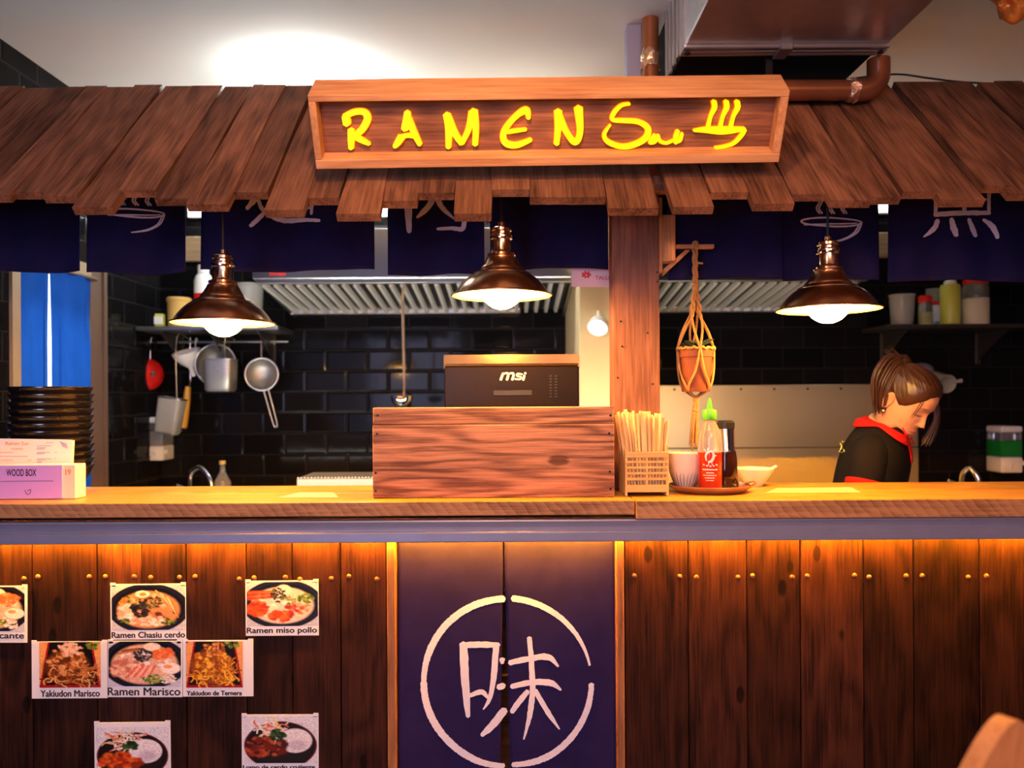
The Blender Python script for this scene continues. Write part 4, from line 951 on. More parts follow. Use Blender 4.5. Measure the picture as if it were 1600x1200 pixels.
# red lid-like ladle near the left wall
c = at(233, 585, UD - .02)
t = thing('red_pan_lid', 'small round red lid hanging near the left wall', 'lid', c)
R1 = Matrix.Rotation(math.radians(52), 3, 'Z') @ Matrix.Rotation(PI / 2, 3, 'X')
bm = B(); lathe(bm, [(0, .022), (.02, .021), (.05, .014), (.070, .002), (.072, -.002), (.068, -.003), (.04, .008), (0, .014)], c, 36, R1); mk('disc', bm, M['red'], t, 50)
bm = B(); lathe(bm, [(.006, .021), (.006, .032), (.012, .036), (.011, .042), (0, .044)], c, 16, R1); mk('knob', bm, M['chrome'], t, 50)
bm = B(); tube(bm, [c + Vector((0, .01, .055)), Vector((c.x, c.y + .02, zr2 + .016)), Vector((c.x, WY - .045, zr2 + .010)), Vector((c.x, WY - .036, zr2 + .002))], .0022, 8, 4); mk('hanging_loop', bm, M['chrome'], t)
# white funnel
c = at(294, 560, UD)
t = thing('white_funnel', 'white plastic funnel hanging beside the round steel sieve', 'funnel', c)
Rf = Matrix.Rotation(math.radians(-10), 3, 'Y') @ Matrix.Rotation(math.radians(18), 3, 'X')
bm = B(); lathe(bm, [(.064, .034), (.061, .034), (.054, .012), (.030, -.022), (.010, -.042), (.008, -.046), (.006, -.088), (.009, -.088), (.011, -.046), (.016, -.040), (.037, -.020), (.058, .010), (.064, .034)], c, 32, Rf); mk('cone', bm, M['white'], t, 50)
bm = B(); hook(bm, c.x + .02, c.y + .035, c.z + .040); mk('hanging_loop', bm, M['white'], t)
# wooden handled brush / peeler
a = at(294, 604, UD + .04); b = at(287, 668, UD + .04)
t = thing('yellow_handled_spatula', 'long yellow wooden handle hanging below the white funnel', 'utensil', b)
bm = B(); tube(bm, [a, a.lerp(b, .3), a.lerp(b, .8), b], [.018, .024, .025, .022], 12, 3, flat=.6); mk('handle', bm, M['ywood'], t, 60)
bm = B(); tube(bm, [a + Vector((0, 0, -.004)), a + Vector((.002, .02, .03)), Vector((a.x + .005, WY - .045, zr2 + .010)), Vector((a.x + .005, WY - .036, zr2))], .003, 8, 4); tube(bm, [b, b + Vector((-.012, 0, -.012)), b + Vector((0, 0, -.02)), b + Vector((.012, 0, -.012)), b], .0018, 6, 4); mk('shank', bm, M['chrome'], t, 60)
# round sieves
def sieve(px, py, rpx, d, label, handle=None, tiltz=0, tiltx=0, meshname='bowl'):
    c = at(px, py, d); r_ = rpx / FPX * d
    t = thing('round_sieve', label, 'sieve', c)
    R2 = Matrix.Rotation(math.radians(tiltz), 3, 'Z') @ Matrix.Rotation(PI / 2 + math.radians(tiltx), 3, 'X')
    bm = B(); rows = [(r_ * math.cos(a), -.62 * r_ * math.sin(a)) for a in [PI / 2 * k / 8 for k in range(9)]]; rows[-1] = (0, rows[-1][1]); lathe(bm, rows, c, 36, R2); mk('bowl', bm, M['meshm'], t, 180)
    bm = B(); pts = [c + R2 @ Vector((r_ * math.cos(2 * PI * k / 36), r_ * math.sin(2 * PI * k / 36), .001)) for k in range(37)]; tube(bm, pts, .0045, 8, cap=False); mk('rim', bm, M['inox'], t, 60)
    if handle:
        e = at(*handle, d); q = c + (e - c).normalized() * r_; s = (e - c).normalized().cross(Vector((0, 1, 0))) * .011
        bm = B(); tube(bm, [q + s, e + s * .8, e + (e - q).normalized() * .012, e - s * .8, q - s], .0028, 8, 4); mk('handle', bm, M['inox'], t, 60)
    bm = B(); hook(bm, c.x, c.y - .002, c.z + r_); mk('hanging_loop', bm, M['inox'], t)
    return t
sieve(337, 570, 32, UD - .03, 'wide round steel sieve hanging under the left lamp')
sieve(409, 585, 25, UD - .03, 'round fine sieve with a long wire handle hanging right of the others', (430, 662), 8)
# square strainers
def square_basket(px0_, px1_, py0, py1, d, label, rot=0, m='meshm'):
    c = at((px0_ + px1_) / 2, (py0 + py1) / 2, d); w = (px1_ - px0_) / FPX * d / 2; h = (py1 - py0) / FPX * d / 2
    t = thing('square_basket', label, 'basket', (c.x, c.y, c.z - h))
    R_ = Matrix.Rotation(math.radians(rot), 4, 'Y')
    bm = B()
    def loop(f, z, y=0): 
        return [bm.verts.new(c + (R_ @ Vector((x * w * f, yy * w * .8 * f, z)))) for x, yy in [(math.copysign(abs(math.cos(a)) ** .35, math.cos(a)), math.copysign(abs(math.sin(a)) ** .35, math.sin(a))) for a in [2 * PI * (k + .5) / 28 for k in range(28)]]]
    ls = [loop(1.0, h), loop(.97, h * .2), loop(.92, -h * .85), loop(.80, -h), loop(.78, -h * .96), loop(.9, -h * .8), loop(.95, h * .2), loop(.98, h)]
    for a, b in zip(ls, ls[1:]):
        for k in range(28): bm.faces.new((a[k], a[(k + 1) % 28], b[(k + 1) % 28], b[k]))
    bm.faces.new(ls[3]); bm.faces.new(ls[4][::-1]); mk('body', bm, M[m], t, 40)
    bm = B(); pts = [c + (R_ @ Vector((math.copysign(abs(math.cos(a)) ** .35, math.cos(a)) * w * 1.01, math.copysign(abs(math.sin(a)) ** .35, math.sin(a)) * w * .81, h))) for a in [2 * PI * k / 36 for k in range(37)]]; tube(bm, pts, .0032, 6, cap=False); mk('rim', bm, M['inox'], t, 60)
    bm = B(); top = c + (R_ @ Vector((0, w * .8, h))); hook(bm, top.x, top.y, top.z); mk('hanging_loop', bm, M['inox'], t)
square_basket(322, 368, 562, 612, UD - .11, 'square steel strainer basket hanging in front of the wide sieve')
square_basket(247, 284, 622, 678, UD - .12, 'clear square measuring cup hanging below the red lid', 9, 'plastic')
# soap dispensers
def soap(px0_, px1_, py0, py1, d, label, y_back, liquid, wall='back'):
    c = at((px0_ + px1_) / 2, py1, d); w = (px1_ - px0_) / FPX * d / 2; H = (py1 - py0) / FPX * d
    t = thing('soap_dispenser', label, 'dispenser', (c.x, c.y, c.z))
    y0 = c.y
    bm = B(); box(bm, c.x - w, c.x + w, y0, y_back, c.z, c.z + .34 * H, .008, 3); mk('base', bm, M['white'], t, 40)
    bm = B(); box(bm, c.x - w * .97, c.x + w * .97, y0 + .002, y_back, c.z + .345 * H, c.z + .68 * H, .004, 2); mk('liquid', bm, M[liquid], t, 40)
    bm = B(); box(bm, c.x - w * .97, c.x + w * .97, y0 + .002, y_back, c.z + .682 * H, c.z + .86 * H, .006, 2); mk('tank', bm, M['glass'], t, 40)
    bm = B(); box(bm, c.x - w, c.x + w, y0, y_back, c.z + .865 * H, c.z + H, .008, 3); mk('lid', bm, M['white'], t, 40)
    bm = B(); tube(bm, [(c.x, y0 + .004, c.z + .16 * H), (c.x, y0 - .018, c.z + .15 * H)], [.012, .010], 14); mk('push_button', bm, M['white'], t, 60)
    bm = B(); tube(bm, [(c.x + w * .9, y0 + .02, c.z + .2 * H), (c.x + w * 1.35, y0 + .02, c.z + .2 * H)], [.010, .012], 12); mk('side_knob', bm, M['white'], t, 60)
soap(224, 255, 652, 720, 3.58, 'white soap dispenser on the tiles near the left wall, clear empty tank', WY, 'plastic')
soap(1565, 1599, 666, 739, 3.58, 'soap dispenser with green liquid on the tiles at the right edge', WY, 'greenliq')
# taps standing on the worktops
def faucet(px, pytop, d, label, span=.10, dirx=1, m='chrome'):
    c = at(px, 700, d); zt = at(px, pytop, d).z
    t = thing('kitchen_tap', label, 'tap', (c.x, c.y, .9005))
    bm = B(); tube(bm, [(c.x, c.y, .9005), (c.x, c.y, zt - .04), (c.x + dirx * span * .25, c.y - .01, zt - .004), (c.x + dirx * span * .5, c.y - .02, zt), (c.x + dirx * span * .85, c.y - .04, zt - .04), (c.x + dirx * span, c.y - .05, zt - .10)], .011, 12, 6); mk('spout', bm, M[m], t, 60)
    bm = B(); lathe(bm, [(0, 0), (.026, 0), (.026, .02), (.018, .03), (.014, .05)], (c.x, c.y, .9005), 20); mk('base', bm, M[m], t, 40)
    bm = B(); tube(bm, [(c.x, c.y, .96), (c.x - dirx * .06, c.y, .985)], [.007, .006], 10); mk('lever', bm, M[m], t, 60)
faucet(297, 731, 3.45, 'curved chrome tap standing left of the glass bottle', .12)
faucet(1503, 732, 3.45, 'small chrome tap right of the woman', .055)
# bottle neck, tray, small metal things on the left worktop
pot('glass_bottle', 'tall glass bottle with a cork whose neck shows above the counter', 'bottle', 334, 360, 718, 3.3, .9005, [('body', 'glass', [(0, 0), (.95, 0), (1, .03), (1, .55), (.6, .68), (.32, .78), (.30, .93), (0, .93)], None), ('cork', 'yellowlid', [(.38, .93), (.38, 1), (0, 1)], 'cork')], None)
a = at(463, 757, 2.75); b = at(590, 757, 2.75); zt_ = at(500, 747, 2.75).z
t = thing('gastro_tray', 'pale serrated metal tray edge behind the counter, left of the wooden crate', 'tray', ((a.x + b.x) / 2, a.y + .1, .88))
bm = B(); box(bm, a.x, b.x, a.y, a.y + .22, .95, zt_, .004); mk('pan', bm, M['tray'], t)
bm = B()
for k in range(24): x_ = a.x + .006 + k * (b.x - a.x - .012) / 23; box(bm, x_ - .003, x_ + .003, a.y, a.y + .004, zt_ - .001, zt_ + .004)
mk('serration', bm, M['tray'], t)
bm = B(); box(bm, a.x - .02, b.x + .05, a.y - .05, a.y + .28, .90, .949, .004); box(bm, a.x - .02, b.x + .05, a.y - .04, a.y + .27, .02, .899, .004)
solo('undercounter_fridge', bm, M['galv'], 'steel under counter fridge behind the bar, below the tray', 'fridge')
# hanging ladle
c = at(628, 623, 3.05); tp = at(627, 482, 3.05)
t = thing('soup_ladle', 'long handled steel ladle hanging from the hood edge', 'ladle', c)
bm = B(); lathe(bm, [(.044, .012), (.042, -.006), (.030, -.026), (.012, -.034), (0, -.035), (0, -.033), (.011, -.032), (.028, -.024), (.040, -.005), (.042, .012), (.044, .012)], c, 28); mk('cup', bm, M['chrome'], t, 50)
bm = B(); tube(bm, [c + Vector((.0, .040, .010)), c + Vector((.003, .045, .06)), tp + Vector((0, .042, -.02)), Vector((tp.x, c.y + .05, at(600, 434, 3.1).z - .034))], [.009, .011, .012, .009], 10, 3, flat=.5); mk('handle', bm, plain('warm_handle', (.55, .38, .28), .35, .7), t, 60)
# small chrome spotlight clipped to the stub, beside the post
c = at(936, 505, 2.9)
t = thing('clip_spotlight', 'small pale clip spotlight on the cream wall stub left of the post', 'lamp', c)
Rs = Vector((.25, .62, .60)).to_track_quat('Z', 'Y').to_matrix()
bm = B(); lathe(bm, [(.038, -.03), (.036, -.03), (.030, 0), (.012, .018), (0, .020), (0, .024), (.014, .022), (.034, .002), (.040, -.028), (.038, -.03)], c, 28, Rs); mk('shade', bm, M['white'], t, 50)
bm = B(); lathe(bm, [(0, -.024), (.02, -.018), (.026, -.004), (.018, .010), (0, .012)], c, 20, Rs); mk('bulb', bm, glow('spot_glow', (1, .86, .50), 14.0), t, 60)
bm = B(); tube(bm, [c + Vector((0, 0, .022)), c + Vector((.0, .02, .045)), c + Vector((.01, .052, .04))], .006, 8, 4); mk('arm', bm, M['white'], t, 60)
# roll holder on the wall behind the woman
c = at(1452, 588, 3.62)
t = thing('wall_nozzle', 'grey tubular holder on the tiles right of the woman\'s head', 'holder', c)
Rp = Matrix.Rotation(math.radians(62), 3, 'Z') @ Matrix.Rotation(math.radians(80), 3, 'X')
e = at(1480, 600, 3.48)
bm = B(); ax = (e - c).normalized(); Q = ax.to_track_quat('Z', 'Y').to_matrix(); L = (e - c).length
lathe(bm, [(.030, 0), (.036, L * .4), (.043, L), (.040, L), (.036, L * .97), (.030, .01), (0, .01)], c, 28, Q); mk('tube', bm, M['plastic'], t, 50)
bm = B(); ellipsoid(bm, c + Vector((-.02, .03, .03)), .055, .045, .035); mk('mount', bm, M['steel'], t, 60)
bm = B(); tube(bm, [e + Vector((.03, 0, .01)), e + Vector((.065, .0, .015))], [.006, .010], 10); mk('tap_knob', bm, M['plastic'], t, 60)

# ---------------------------------------------------------------- things on the counter
def box_at(name, parent, mat, x0, x1, y0, y1, z0, z1, bev=.001, label=None):
    bm = B(); box(bm, x0, x1, y0, y1, z0, z1, bev); return mk(name, bm, mat, parent, label=label)
# wooden crate that screens the monitor
a = at(583, 700, 2.07); b = at(959, 700, 2.07); zt_ = at(770, 636, 2.07).z; z2 = at(770, 663, 2.07).z; z3 = CT + .001
t = thing('wooden_crate', 'reddish wooden crate screen standing on the counter in front of the monitor', 'crate', ((a.x + b.x) / 2, .16, CT))
box_at('board', t, M['crate'], a.x, b.x, .068, .088, z2 + .0003, zt_, .002)
zmid = at(770, 724, 2.07).z
box_at('board', t, M['crate'], a.x - .001, b.x + .001, .067, .088, CT + .001, z2 - .0003, .002)
for x0, x1 in ((a.x, a.x + .018), (b.x - .018, b.x)): box_at('end_board', t, M['crate'], x0, x1, .0885, .225, CT + .001, zt_ - .004, .002)
for (px, py) in ((590, 649), (589, 678), (587, 739), (587, 767), (954, 649), (952, 677), (953, 737), (954, 764)):
    bm = B(); lathe(bm, [(0, .001), (.0030, .0008), (.0036, -.001), (.0036, -.004)], at(px, py, 2.0665), 12, Matrix.Rotation(PI / 2, 3, 'X')); mk('screw', bm, M['screw'], t, 60)
# monitor
md = 2.30; a = at(692, 600, md); b = at(907, 600, md); zt_ = at(800, 553, md).z; zl_ = at(800, 570, md).z; yb = CAMY + md
t = thing('monitor', 'black all in one monitor seen from behind, above the wooden crate', 'monitor', ((a.x + b.x) / 2, yb + .03, CT))
box_at('shell', t, M['gloss'], a.x + .004, b.x - .004, yb - .002, yb + .030, CT + .09, zl_ - .004, .004)
bm = B(); v = [(a.x, yb + .024, zl_ - .012), (b.x, yb + .024, zl_ - .012), (b.x, yb + .045, zl_ - .012), (a.x, yb + .045, zl_ - .012), (a.x, yb + .030, zt_), (b.x, yb + .030, zt_), (b.x, yb + .045, zt_), (a.x, yb + .045, zt_)]
hexa(bm, [Vector(q) for q in v]); bmesh.ops.bevel(bm, geom=bm.edges[:], offset=.002, segments=2, affect='EDGES'); mk('bezel', bm, M['bezel'], t)
box_at('bezel_edge', t, M['bezel'], a.x + .006, b.x - .006, yb - .004, yb + .026, zl_ - .004, zl_ + .004, .003)
box_at('screen', t, M['gloss'], a.x + .002, b.x - .002, yb + .031, yb + .046, CT + .09, zl_ - .013, .002)
mm = lambda px, py, h: onplane(px, py, (0, yb - .0022, 0), (0, -1, 0)) + Vector((0, -h, 0))
bm = B(); lw = lambda *p: [(680 + q[0] / 5.714, 540 + q[1] / 5.714, q[2] / 5.714 * .72) for q in p]
for q in (lw((585, 306, 30), (598, 270, 30), (608, 246, 28)), lw((600, 256, 22), (640, 246, 24), (652, 262, 28), (640, 306, 30)), lw((648, 256, 22), (688, 246, 24), (700, 262, 28), (688, 306, 30)),
          lw((778, 256, 20), (735, 252, 22), (732, 272, 22), (765, 280, 22), (755, 300, 20), (712, 298, 20)), lw((785, 308, 30), (796, 266, 28)), lw((802, 252, 26), (806, 242, 26))):
    stroke(bm, q, mm, .0008, 6)
mk('maker_logo', bm, M['logo'], t, label='silver maker logo')
box_at('socket_recess', t, M['rubber'], at(771, 610, md).x, at(831, 610, md).x, yb - .004, yb, at(800, 618, md).z, at(800, 610, md).z, .001)
bm = B()
for i in range(2):
    for j in range(8): box(bm, at(855 + i * 8, 0, md).x, at(859 + i * 8, 0, md).x, yb - .003, yb, at(800, 621 - j * 4.6, md).z, at(800, 619 - j * 4.6, md).z)
mk('vent_slots', bm, M['rubber'], t)
bm = B(); xm = (a.x + b.x) / 2; box(bm, xm - .10, xm + .10, yb - .0, yb + .075, CT + .001, CT + .012, .004); box(bm, xm - .03, xm + .03, yb + .018, yb + .032, CT + .012, CT + .10, .004); mk('stand', bm, M['rubber'], t)
# menu holder and menu cards
hx = at(-70, 740, 2.085).x
a = at(97, 750, 2.085); b = at(117, 750, 2.085)
t = thing('menu_box', 'purple fronted WOOD BOX menu holder at the left end of the counter', 'box', ((hx + b.x) / 2, .11, CT))
zt_ = at(50, 727, 2.085).z; y0 = .085
box_at('body', t, M['acrylic'], hx, b.x, y0 + .004, y0 + .055, CT + .001, zt_ + .001, .002, label='pale box body')
box_at('front_card', t, M['pink'], hx, a.x, y0, y0 + .0036, CT + .003, zt_, .0006, label='purple front card')
mp_ = lambda px, py, h: onplane(px, py, (0, y0 - .0002, 0), (0, -1, 0)) + Vector((0, -h, 0))
bm = B(); text_into(bm, 'WOOD BOX', (10, 733, 57, 744), mp_, .0006, bold=.02); stroke(bm, [(-60, 753, .7), (20, 752, .7), (83, 751.5, .7)], mp_, .0002, 2, lift=.0004); stroke(bm, [(39, 766, .9), (42, 772, .9), (47, 771, .9), (48, 765, .9), (43, 767, .9)], mp_, .0002, 4, lift=.0004); mk('printing', bm, M['inkd'], t, label='dark purple lettering')
bm = B(); text_into(bm, '19', (102, 733, 111, 742), lambda px, py, h: onplane(px, py, (0, y0 + .0037, 0), (0, -1, 0)) + Vector((0, -h, 0)), .0006, bold=.03); mk('number_printing', bm, M['inko'], t, label='orange brown number')
cy = y0 + .066
tlm, trm, brm, blm = at(-70, 684, CAMY * -1 + cy + .012), at(113, 687, -CAMY + cy + .012), at(108, 740, -CAMY + cy), at(-70, 740, -CAMY + cy)
t = thing('menu_card', 'open paper menu standing behind the purple menu holder', 'menu', (blm + brm) / 2)
bm = B(); nrm = (trm - tlm).cross(blm - tlm).normalized(); nrm = nrm if nrm.y < 0 else -nrm
lo1, lo2 = Vector((blm.x, cy, CT + .001)), Vector((brm.x, cy, CT + .001))
q = [lo1, lo2, lo2 - nrm * .0016, lo1 - nrm * .0016, tlm, trm, trm - nrm * .0016, tlm - nrm * .0016]
hexa(bm, q); mk('sheet', bm, M['paper'], t)
bm = B(); q = [lo1 + Vector((0, .006, 0)), lo2 + Vector((.001, .006, 0)), lo2 + Vector((.001, .012, 0)), lo1 + Vector((0, .012, 0)), tlm + Vector((0, .004, -.002)), trm + Vector((.001, .004, -.002)), trm + Vector((.001, .010, -.002)), tlm + Vector((0, .010, -.002))]
hexa(bm, q); mk('back_cover', bm, M['acrylic'], t, label='yellowish back cover')
mn_ = (trm - lo2).cross(lo1 - lo2).normalized(); mn_ = mn_ if mn_.y < 0 else -mn_
mq = lambda px, py, h: onplane(px, py, lo2, mn_) + mn_ * (h + .0002)
bm = B(); text_into(bm, 'Ramen Sun', (9, 690, 45, 695.5), mq, .0006, bold=.01); text_into(bm, 'menu', (18, 700, 36, 703), mq, .0006)
for yy, xa, xb in ((707, 0, 20), (713, 0, 44), (719, 2, 20), (719, 44, 49)): stroke(bm, [(xa, yy, .8), (xb, yy, .8)], mq, .0002, 2, lift=.0004)
mk('heading_printing', bm, M['inko'], t, label='orange printed lines')
bm = B()
for yy, xa, xb in ((692, 72, 84), (697, 58, 80), (700, 58, 72), (702, 58, 70), (707, 58, 78), (709, 58, 70), (717, 58, 80), (719, 58, 70), (722, 58, 66), (707, 86, 89), (716, 86, 88)): stroke(bm, [(xa, yy, .7), (xb, yy - .4, .7)], mq, .0002, 2, lift=.0004)
for k in range(5): stroke(bm, [(93 + k * 2.5, 690 + k * .6, .7), (96 + k * 2.2, 692 + k, .8), (99 + k * 1.7, 698 + k * .8, .7)], mq, .0002, 3, lift=.0004)
mk('printing', bm, M['inkp'], t, label='purple printed lines')
# stack of black bowls
bc = at(81, 700, 2.285); R_ = (140 - 22) / 2 / FPX * 2.27
first = None
for k in range(12):
    lab = 'black lacquer ramen bowl in the tall stack left of the counter'
    if k == 11: lab = 'black lacquer ramen bowl on top of the tall stack'
    if k == 0: lab = 'black lacquer ramen bowl at the bottom of the tall stack'
    if first is None:
        t = thing('ramen_bowl', lab, 'bowl', (bc.x, bc.y, CT + .0008), 'stacked black ramen bowls')
        bm = B(); lathe(bm, [(0, .010), (.045, .010), (R_ * .60, .020), (R_ * .84, .046), (R_ * .955, .0735), (R_ * .985, .0755), (R_, .0745), (R_, .0715), (R_ * .975, .069), (R_ * .87, .0405), (R_ * .64, .012), (.047, .0065), (.044, 0), (.039, 0), (.038, .006), (0, .006)], (bc.x, bc.y, CT + .0008), 48); mk('body', bm, M['lacquer'], t, 40)
        first = t
    else:
        t = copy_tree(first); t.location.z = CT + .0008 + .0212 * k; t['label'] = lab
        t.location.x += RND.uniform(-.0012, .0012)
# bamboo chopstick holder
bx0, bx1 = at(977, 740, 2.08).x, at(1045, 740, 2.08).x; by0, by1 = .08, .205; bz1 = at(1000, 706, 2.08).z
t = thing('chopstick_holder', 'slatted bamboo chopstick holder on the counter beside the crate', 'holder', ((bx0 + bx1) / 2, .14, CT))
for x0, x1 in ((bx0, bx0 + .007), (bx1 - .007, bx1)): 
    box_at('side_panel', t, M['bamboo'], x0, x1, by0 + .006, by1, CT + .001, bz1 + (.018 if x0 > bx0 + .01 else .008), .001)
box_at('back_panel', t, M['bamboo'], bx0 + .0072, bx1 - .0072, by1 - .006, by1, CT + .012, bz1, .001)
box_at('bottom_panel', t, M['bamboo'], bx0 + .0072, bx1 - .0072, by0 + .0065, by1 - .0062, CT + .010, CT + .015, .001)
bm = B(); H = bz1 - CT
for x0, x1 in ((bx0, bx0 + .006), ((bx0 + bx1) / 2 - .0035, (bx0 + bx1) / 2 + .0035), (bx1 - .006, bx1)): box(bm, x0, x1, by0 + .001, by0 + .0055, CT + .001 if x0 != (bx0 + bx1) / 2 - .0035 else CT + .012, bz1, .0005)
for z0, z1 in ((.10, .26), (.36, .42), (.49, .545), (.62, .67), (.745, .795), (.87, 1.0)): box(bm, bx0, bx1, by0, by0 + .005, CT + z0 * H, CT + z1 * H, .0008)
mk('front_lattice', bm, M['bamboo'], t)
proto = None
ns = 0
for i in range(12):
    for j in range(3):
        u = (i + .5) / 12; fx = bx0 + .012 + u * (bx1 - bx0 - .024); fy = by0 + .018 + j * .032
        tx = at(964 + 84 * u, 645, 2.10).x + RND.uniform(-.004, .004); ty = fy + RND.uniform(-.006, .014) + .004
        zz = at(1000, 645 - 4 * math.sin(u * 5) , 2.12).z + RND.uniform(-.010, .004) - .012 * (u > .9)
        bot = Vector((fx, fy, CT + .0155)); top = Vector((tx, ty, zz)); L = (top - bot).length
        if proto is None:
            bm = B(); 
            w0, w1, th = .0026, .0052, .0024
            hexa(bm, [Vector(q) for q in ((-w0, -th, 0), (w0, -th, 0), (w0, th, 0), (-w0, th, 0), (-w1, -th, .215), (w1, -th, .215), (w1, th, .215), (-w1, th, .215))])
            bmesh.ops.bevel(bm, geom=bm.edges[:], offset=.0006, segments=1, affect='EDGES')
            me = bpy.data.meshes.new('chopstick'); bm.to_mesh(me); bm.free(); me.materials.append(M['stick']); proto = me
        o = bpy.data.objects.new('chopstick', proto); COL.objects.link(o)
        o.location = bot; o.rotation_euler = (top - bot).to_track_quat('Z', 'Y').to_euler(); o.rotation_euler.rotate_axis('Z', RND.uniform(-.5, .5)); o.scale.z = L / .215
        tag(o, 'pale wooden chopstick standing in the bamboo holder', 'chopstick', 'chopsticks in the bamboo holder')
# tray with bowl, chilli bottle, soy bottle
tc_ = Vector((at(1110, 765, 2.17).x, .172, CT + .0008))
t = thing('serving_tray', 'small oval brown tray under the striped bowl and chilli bottle', 'tray', tc_)
bm = B(); rr = lathe(bm, [(0, .006), (.093, .006), (.104, .011), (.116, .021), (.119, .020), (.118, .017), (.100, .005), (.088, 0), (0, 0)], tc_, 48)
for v in bm.verts: v.co.y = tc_.y + (v.co.y - tc_.y) * .78
mk('dish', bm, M['glaze'], t, 40)
bm = B()
tube(bm, [tc_ + Vector((.104, -.02, .020)), tc_ + Vector((.122, -.012, .024)), tc_ + Vector((.124, .008, .024)), tc_ + Vector((.106, .02, .020))], .0045, 8, 4); mk('handle', bm, M['glaze'], t, 60)
tz = CT + .0072
c = at(1071, 740, 2.198); c.z = tz
t = thing('striped_bowl', 'cream ceramic bowl with thin brown lines beside the chopstick holder', 'bowl', c)
bm = B(); lathe(bm, [(0, 0), (.022, 0), (.023, .006), (.033, .018), (.046, .048), (.050, .086), (.051, .101), (.049, .102), (.047, .086), (.043, .050), (.030, .020), (0, .012)], c, 40); mk('body', bm, M['ceramic'], t, 40)
bm = B()
for k in range(26):
    a = 2 * PI * k / 26
    pts = [c + Vector((r * math.cos(a + w), r * math.sin(a + w), z)) for r, z, w in ((.0238, .006, 0), (.0337, .018, .02), (.0415, .035, .03), (.0468, .048, .02 + .05 * (k % 3)))]
    tube(bm, pts, [.0007, .0008, .0006, .0003], 5, 3)
mk('line_decoration', bm, M['brownline'], t, label='thin brown painted lines')
c = at(1109, 700, 2.135); c.z = tz; r = .0328
t = thing('chilli_sauce_bottle', 'clear squeeze bottle of red chilli sauce with a green nozzle cap', 'bottle', c)
body = [(0, .002), (r * .85, 0), (r, .006), (r, .128), (r * .97, .150), (r * .80, .172), (r * .50, .193), (r * .46, .205), (0, .205)]
bm = B(); lathe(bm, [(0, .002), (r * .85, 0), (r, .006), (r, .108), (0, .109)], c, 40); mk('sauce', bm, M['chilli'], t, 40, label='red sauce')
bm = B(); lathe(bm, [(r, .1085)] + body[3:-1], c, 40); mk('bottle_wall', bm, M['clear'], t, 40)
bm = B(); lathe(bm, [(r * .56, .198), (r * .60, .200), (r * .60, .222), (r * .50, .226), (r * .24, .228), (r * .20, .242), (r * .08, .258), (0, .259)], c, 28); mk('cap', bm, M['green'], t, 40, label='green nozzle cap')
def cyl(px, py, h, c=c, r=r):
    q = onplane(px, py, (0, c.y - r, 0), (0, -1, 0)); ang = max(-1.3, min(1.3, (q.x - c.x) / r)); R2 = r + .0004 + h
    return Vector((c.x + R2 * math.sin(ang), c.y - R2 * math.cos(ang), q.z))
bm = B()
for q in ([(1104, 720, 2), (1103, 712, 3), (1107, 706, 3.5), (1113, 706, 3), (1115, 713, 4), (1112, 720, 4), (1107, 722, 3)], [(1103, 706, 2), (1101, 702, 1.6)], [(1106, 704, 2), (1106, 700, 1.5)], [(1114, 706, 2), (1118, 702, 1.6)], [(1115, 712, 2), (1119, 712, 1.6)], [(1108, 722, 1.2), (1107, 727, 1)], [(1112, 722, 1.2), (1113, 727, 1)]): stroke(bm, q, cyl, .0004, 5)
for k in range(5): stroke(bm, [(1099 + k * 5, 726 + 2 * math.sin(k * .8), 2.2), (1101 + k * 5, 727 + 2 * math.sin(k * .8), 2)], cyl, .0004, 2)
for yy, xa, xb, w in ((734, 1098, 1122, 2.0), (739, 1104, 1116, 1.6), (743, 1099, 1121, 1.2), (747, 1102, 1118, 1.4), (751, 1104, 1116, 1.0)): 
    n = int((xb - xa) / 3)
    for k in range(n): stroke(bm, [(xa + 3 * k, yy, w), (xa + 3 * k + 2, yy, w)], cyl, .0003, 2)
mk('rooster_marking', bm, M['white'], t, label='white printed bird and lettering')
c = at(1133, 700, 2.205); c.z = tz
t = thing('soy_sauce_bottle', 'soy sauce bottle with dark base and silver top behind the chilli bottle', 'bottle', c)
bm = B(); lathe(bm, [(0, 0), (.036, 0), (.038, .005), (.033, .085), (.030, .105), (0, .105)], c, 32); mk('body', bm, M['soy'], t, 40)
bm = B(); lathe(bm, [(.030, .105), (.0265, .115), (.026, .170), (.024, .178), (0, .178)], c, 32); mk('sleeve', bm, M['chrome'], t, 40, label='silver sleeve')
bm = B(); lathe(bm, [(.0265, .170), (.027, .188), (.020, .193), (0, .193)], c, 32); tube(bm, [c + Vector((-.02, -.003, .186)), c + Vector((-.034, -.004, .190))], [.007, .004], 10); mk('cap', bm, M['rubber'], t, 40)
# shallow white bowl with a spoon handle
c = at(1178, 745, 2.31); c.z = CT + .0008
t = thing('white_bowl', 'shallow pale bowl on the counter right of the tray', 'bowl', c)
bm = B(); lathe(bm, [(0, 0), (.026, 0), (.027, .005), (.040, .018), (.055, .042), (.058, .052), (.056, .053), (.052, .043), (.036, .020), (0, .012)], c, 40); mk('body', bm, M['ceramicw'], t, 40)
e = at(1214, 728, 2.29)
t = thing('ceramic_spoon', 'white ceramic soup spoon resting in the shallow pale bowl', 'spoon', c + Vector((0, 0, .02)))
bm = B(); p0 = c + Vector((-.004, -.004, .025)); d = e - p0
tube(bm, [p0, p0 + d * .2, p0 + d * .45, p0 + d * .8, e], [.014, .017, .009, .008, .0085], 14, 4, flat=1.0)
for v in bm.verts:
    s = (v.co - p0).dot(d) / d.length_squared; axis = p0 + d * s; v.co.z = axis.z + (v.co.z - axis.z) * .42
mk('spoon_body', bm, M['ceramicw'], t, 60)
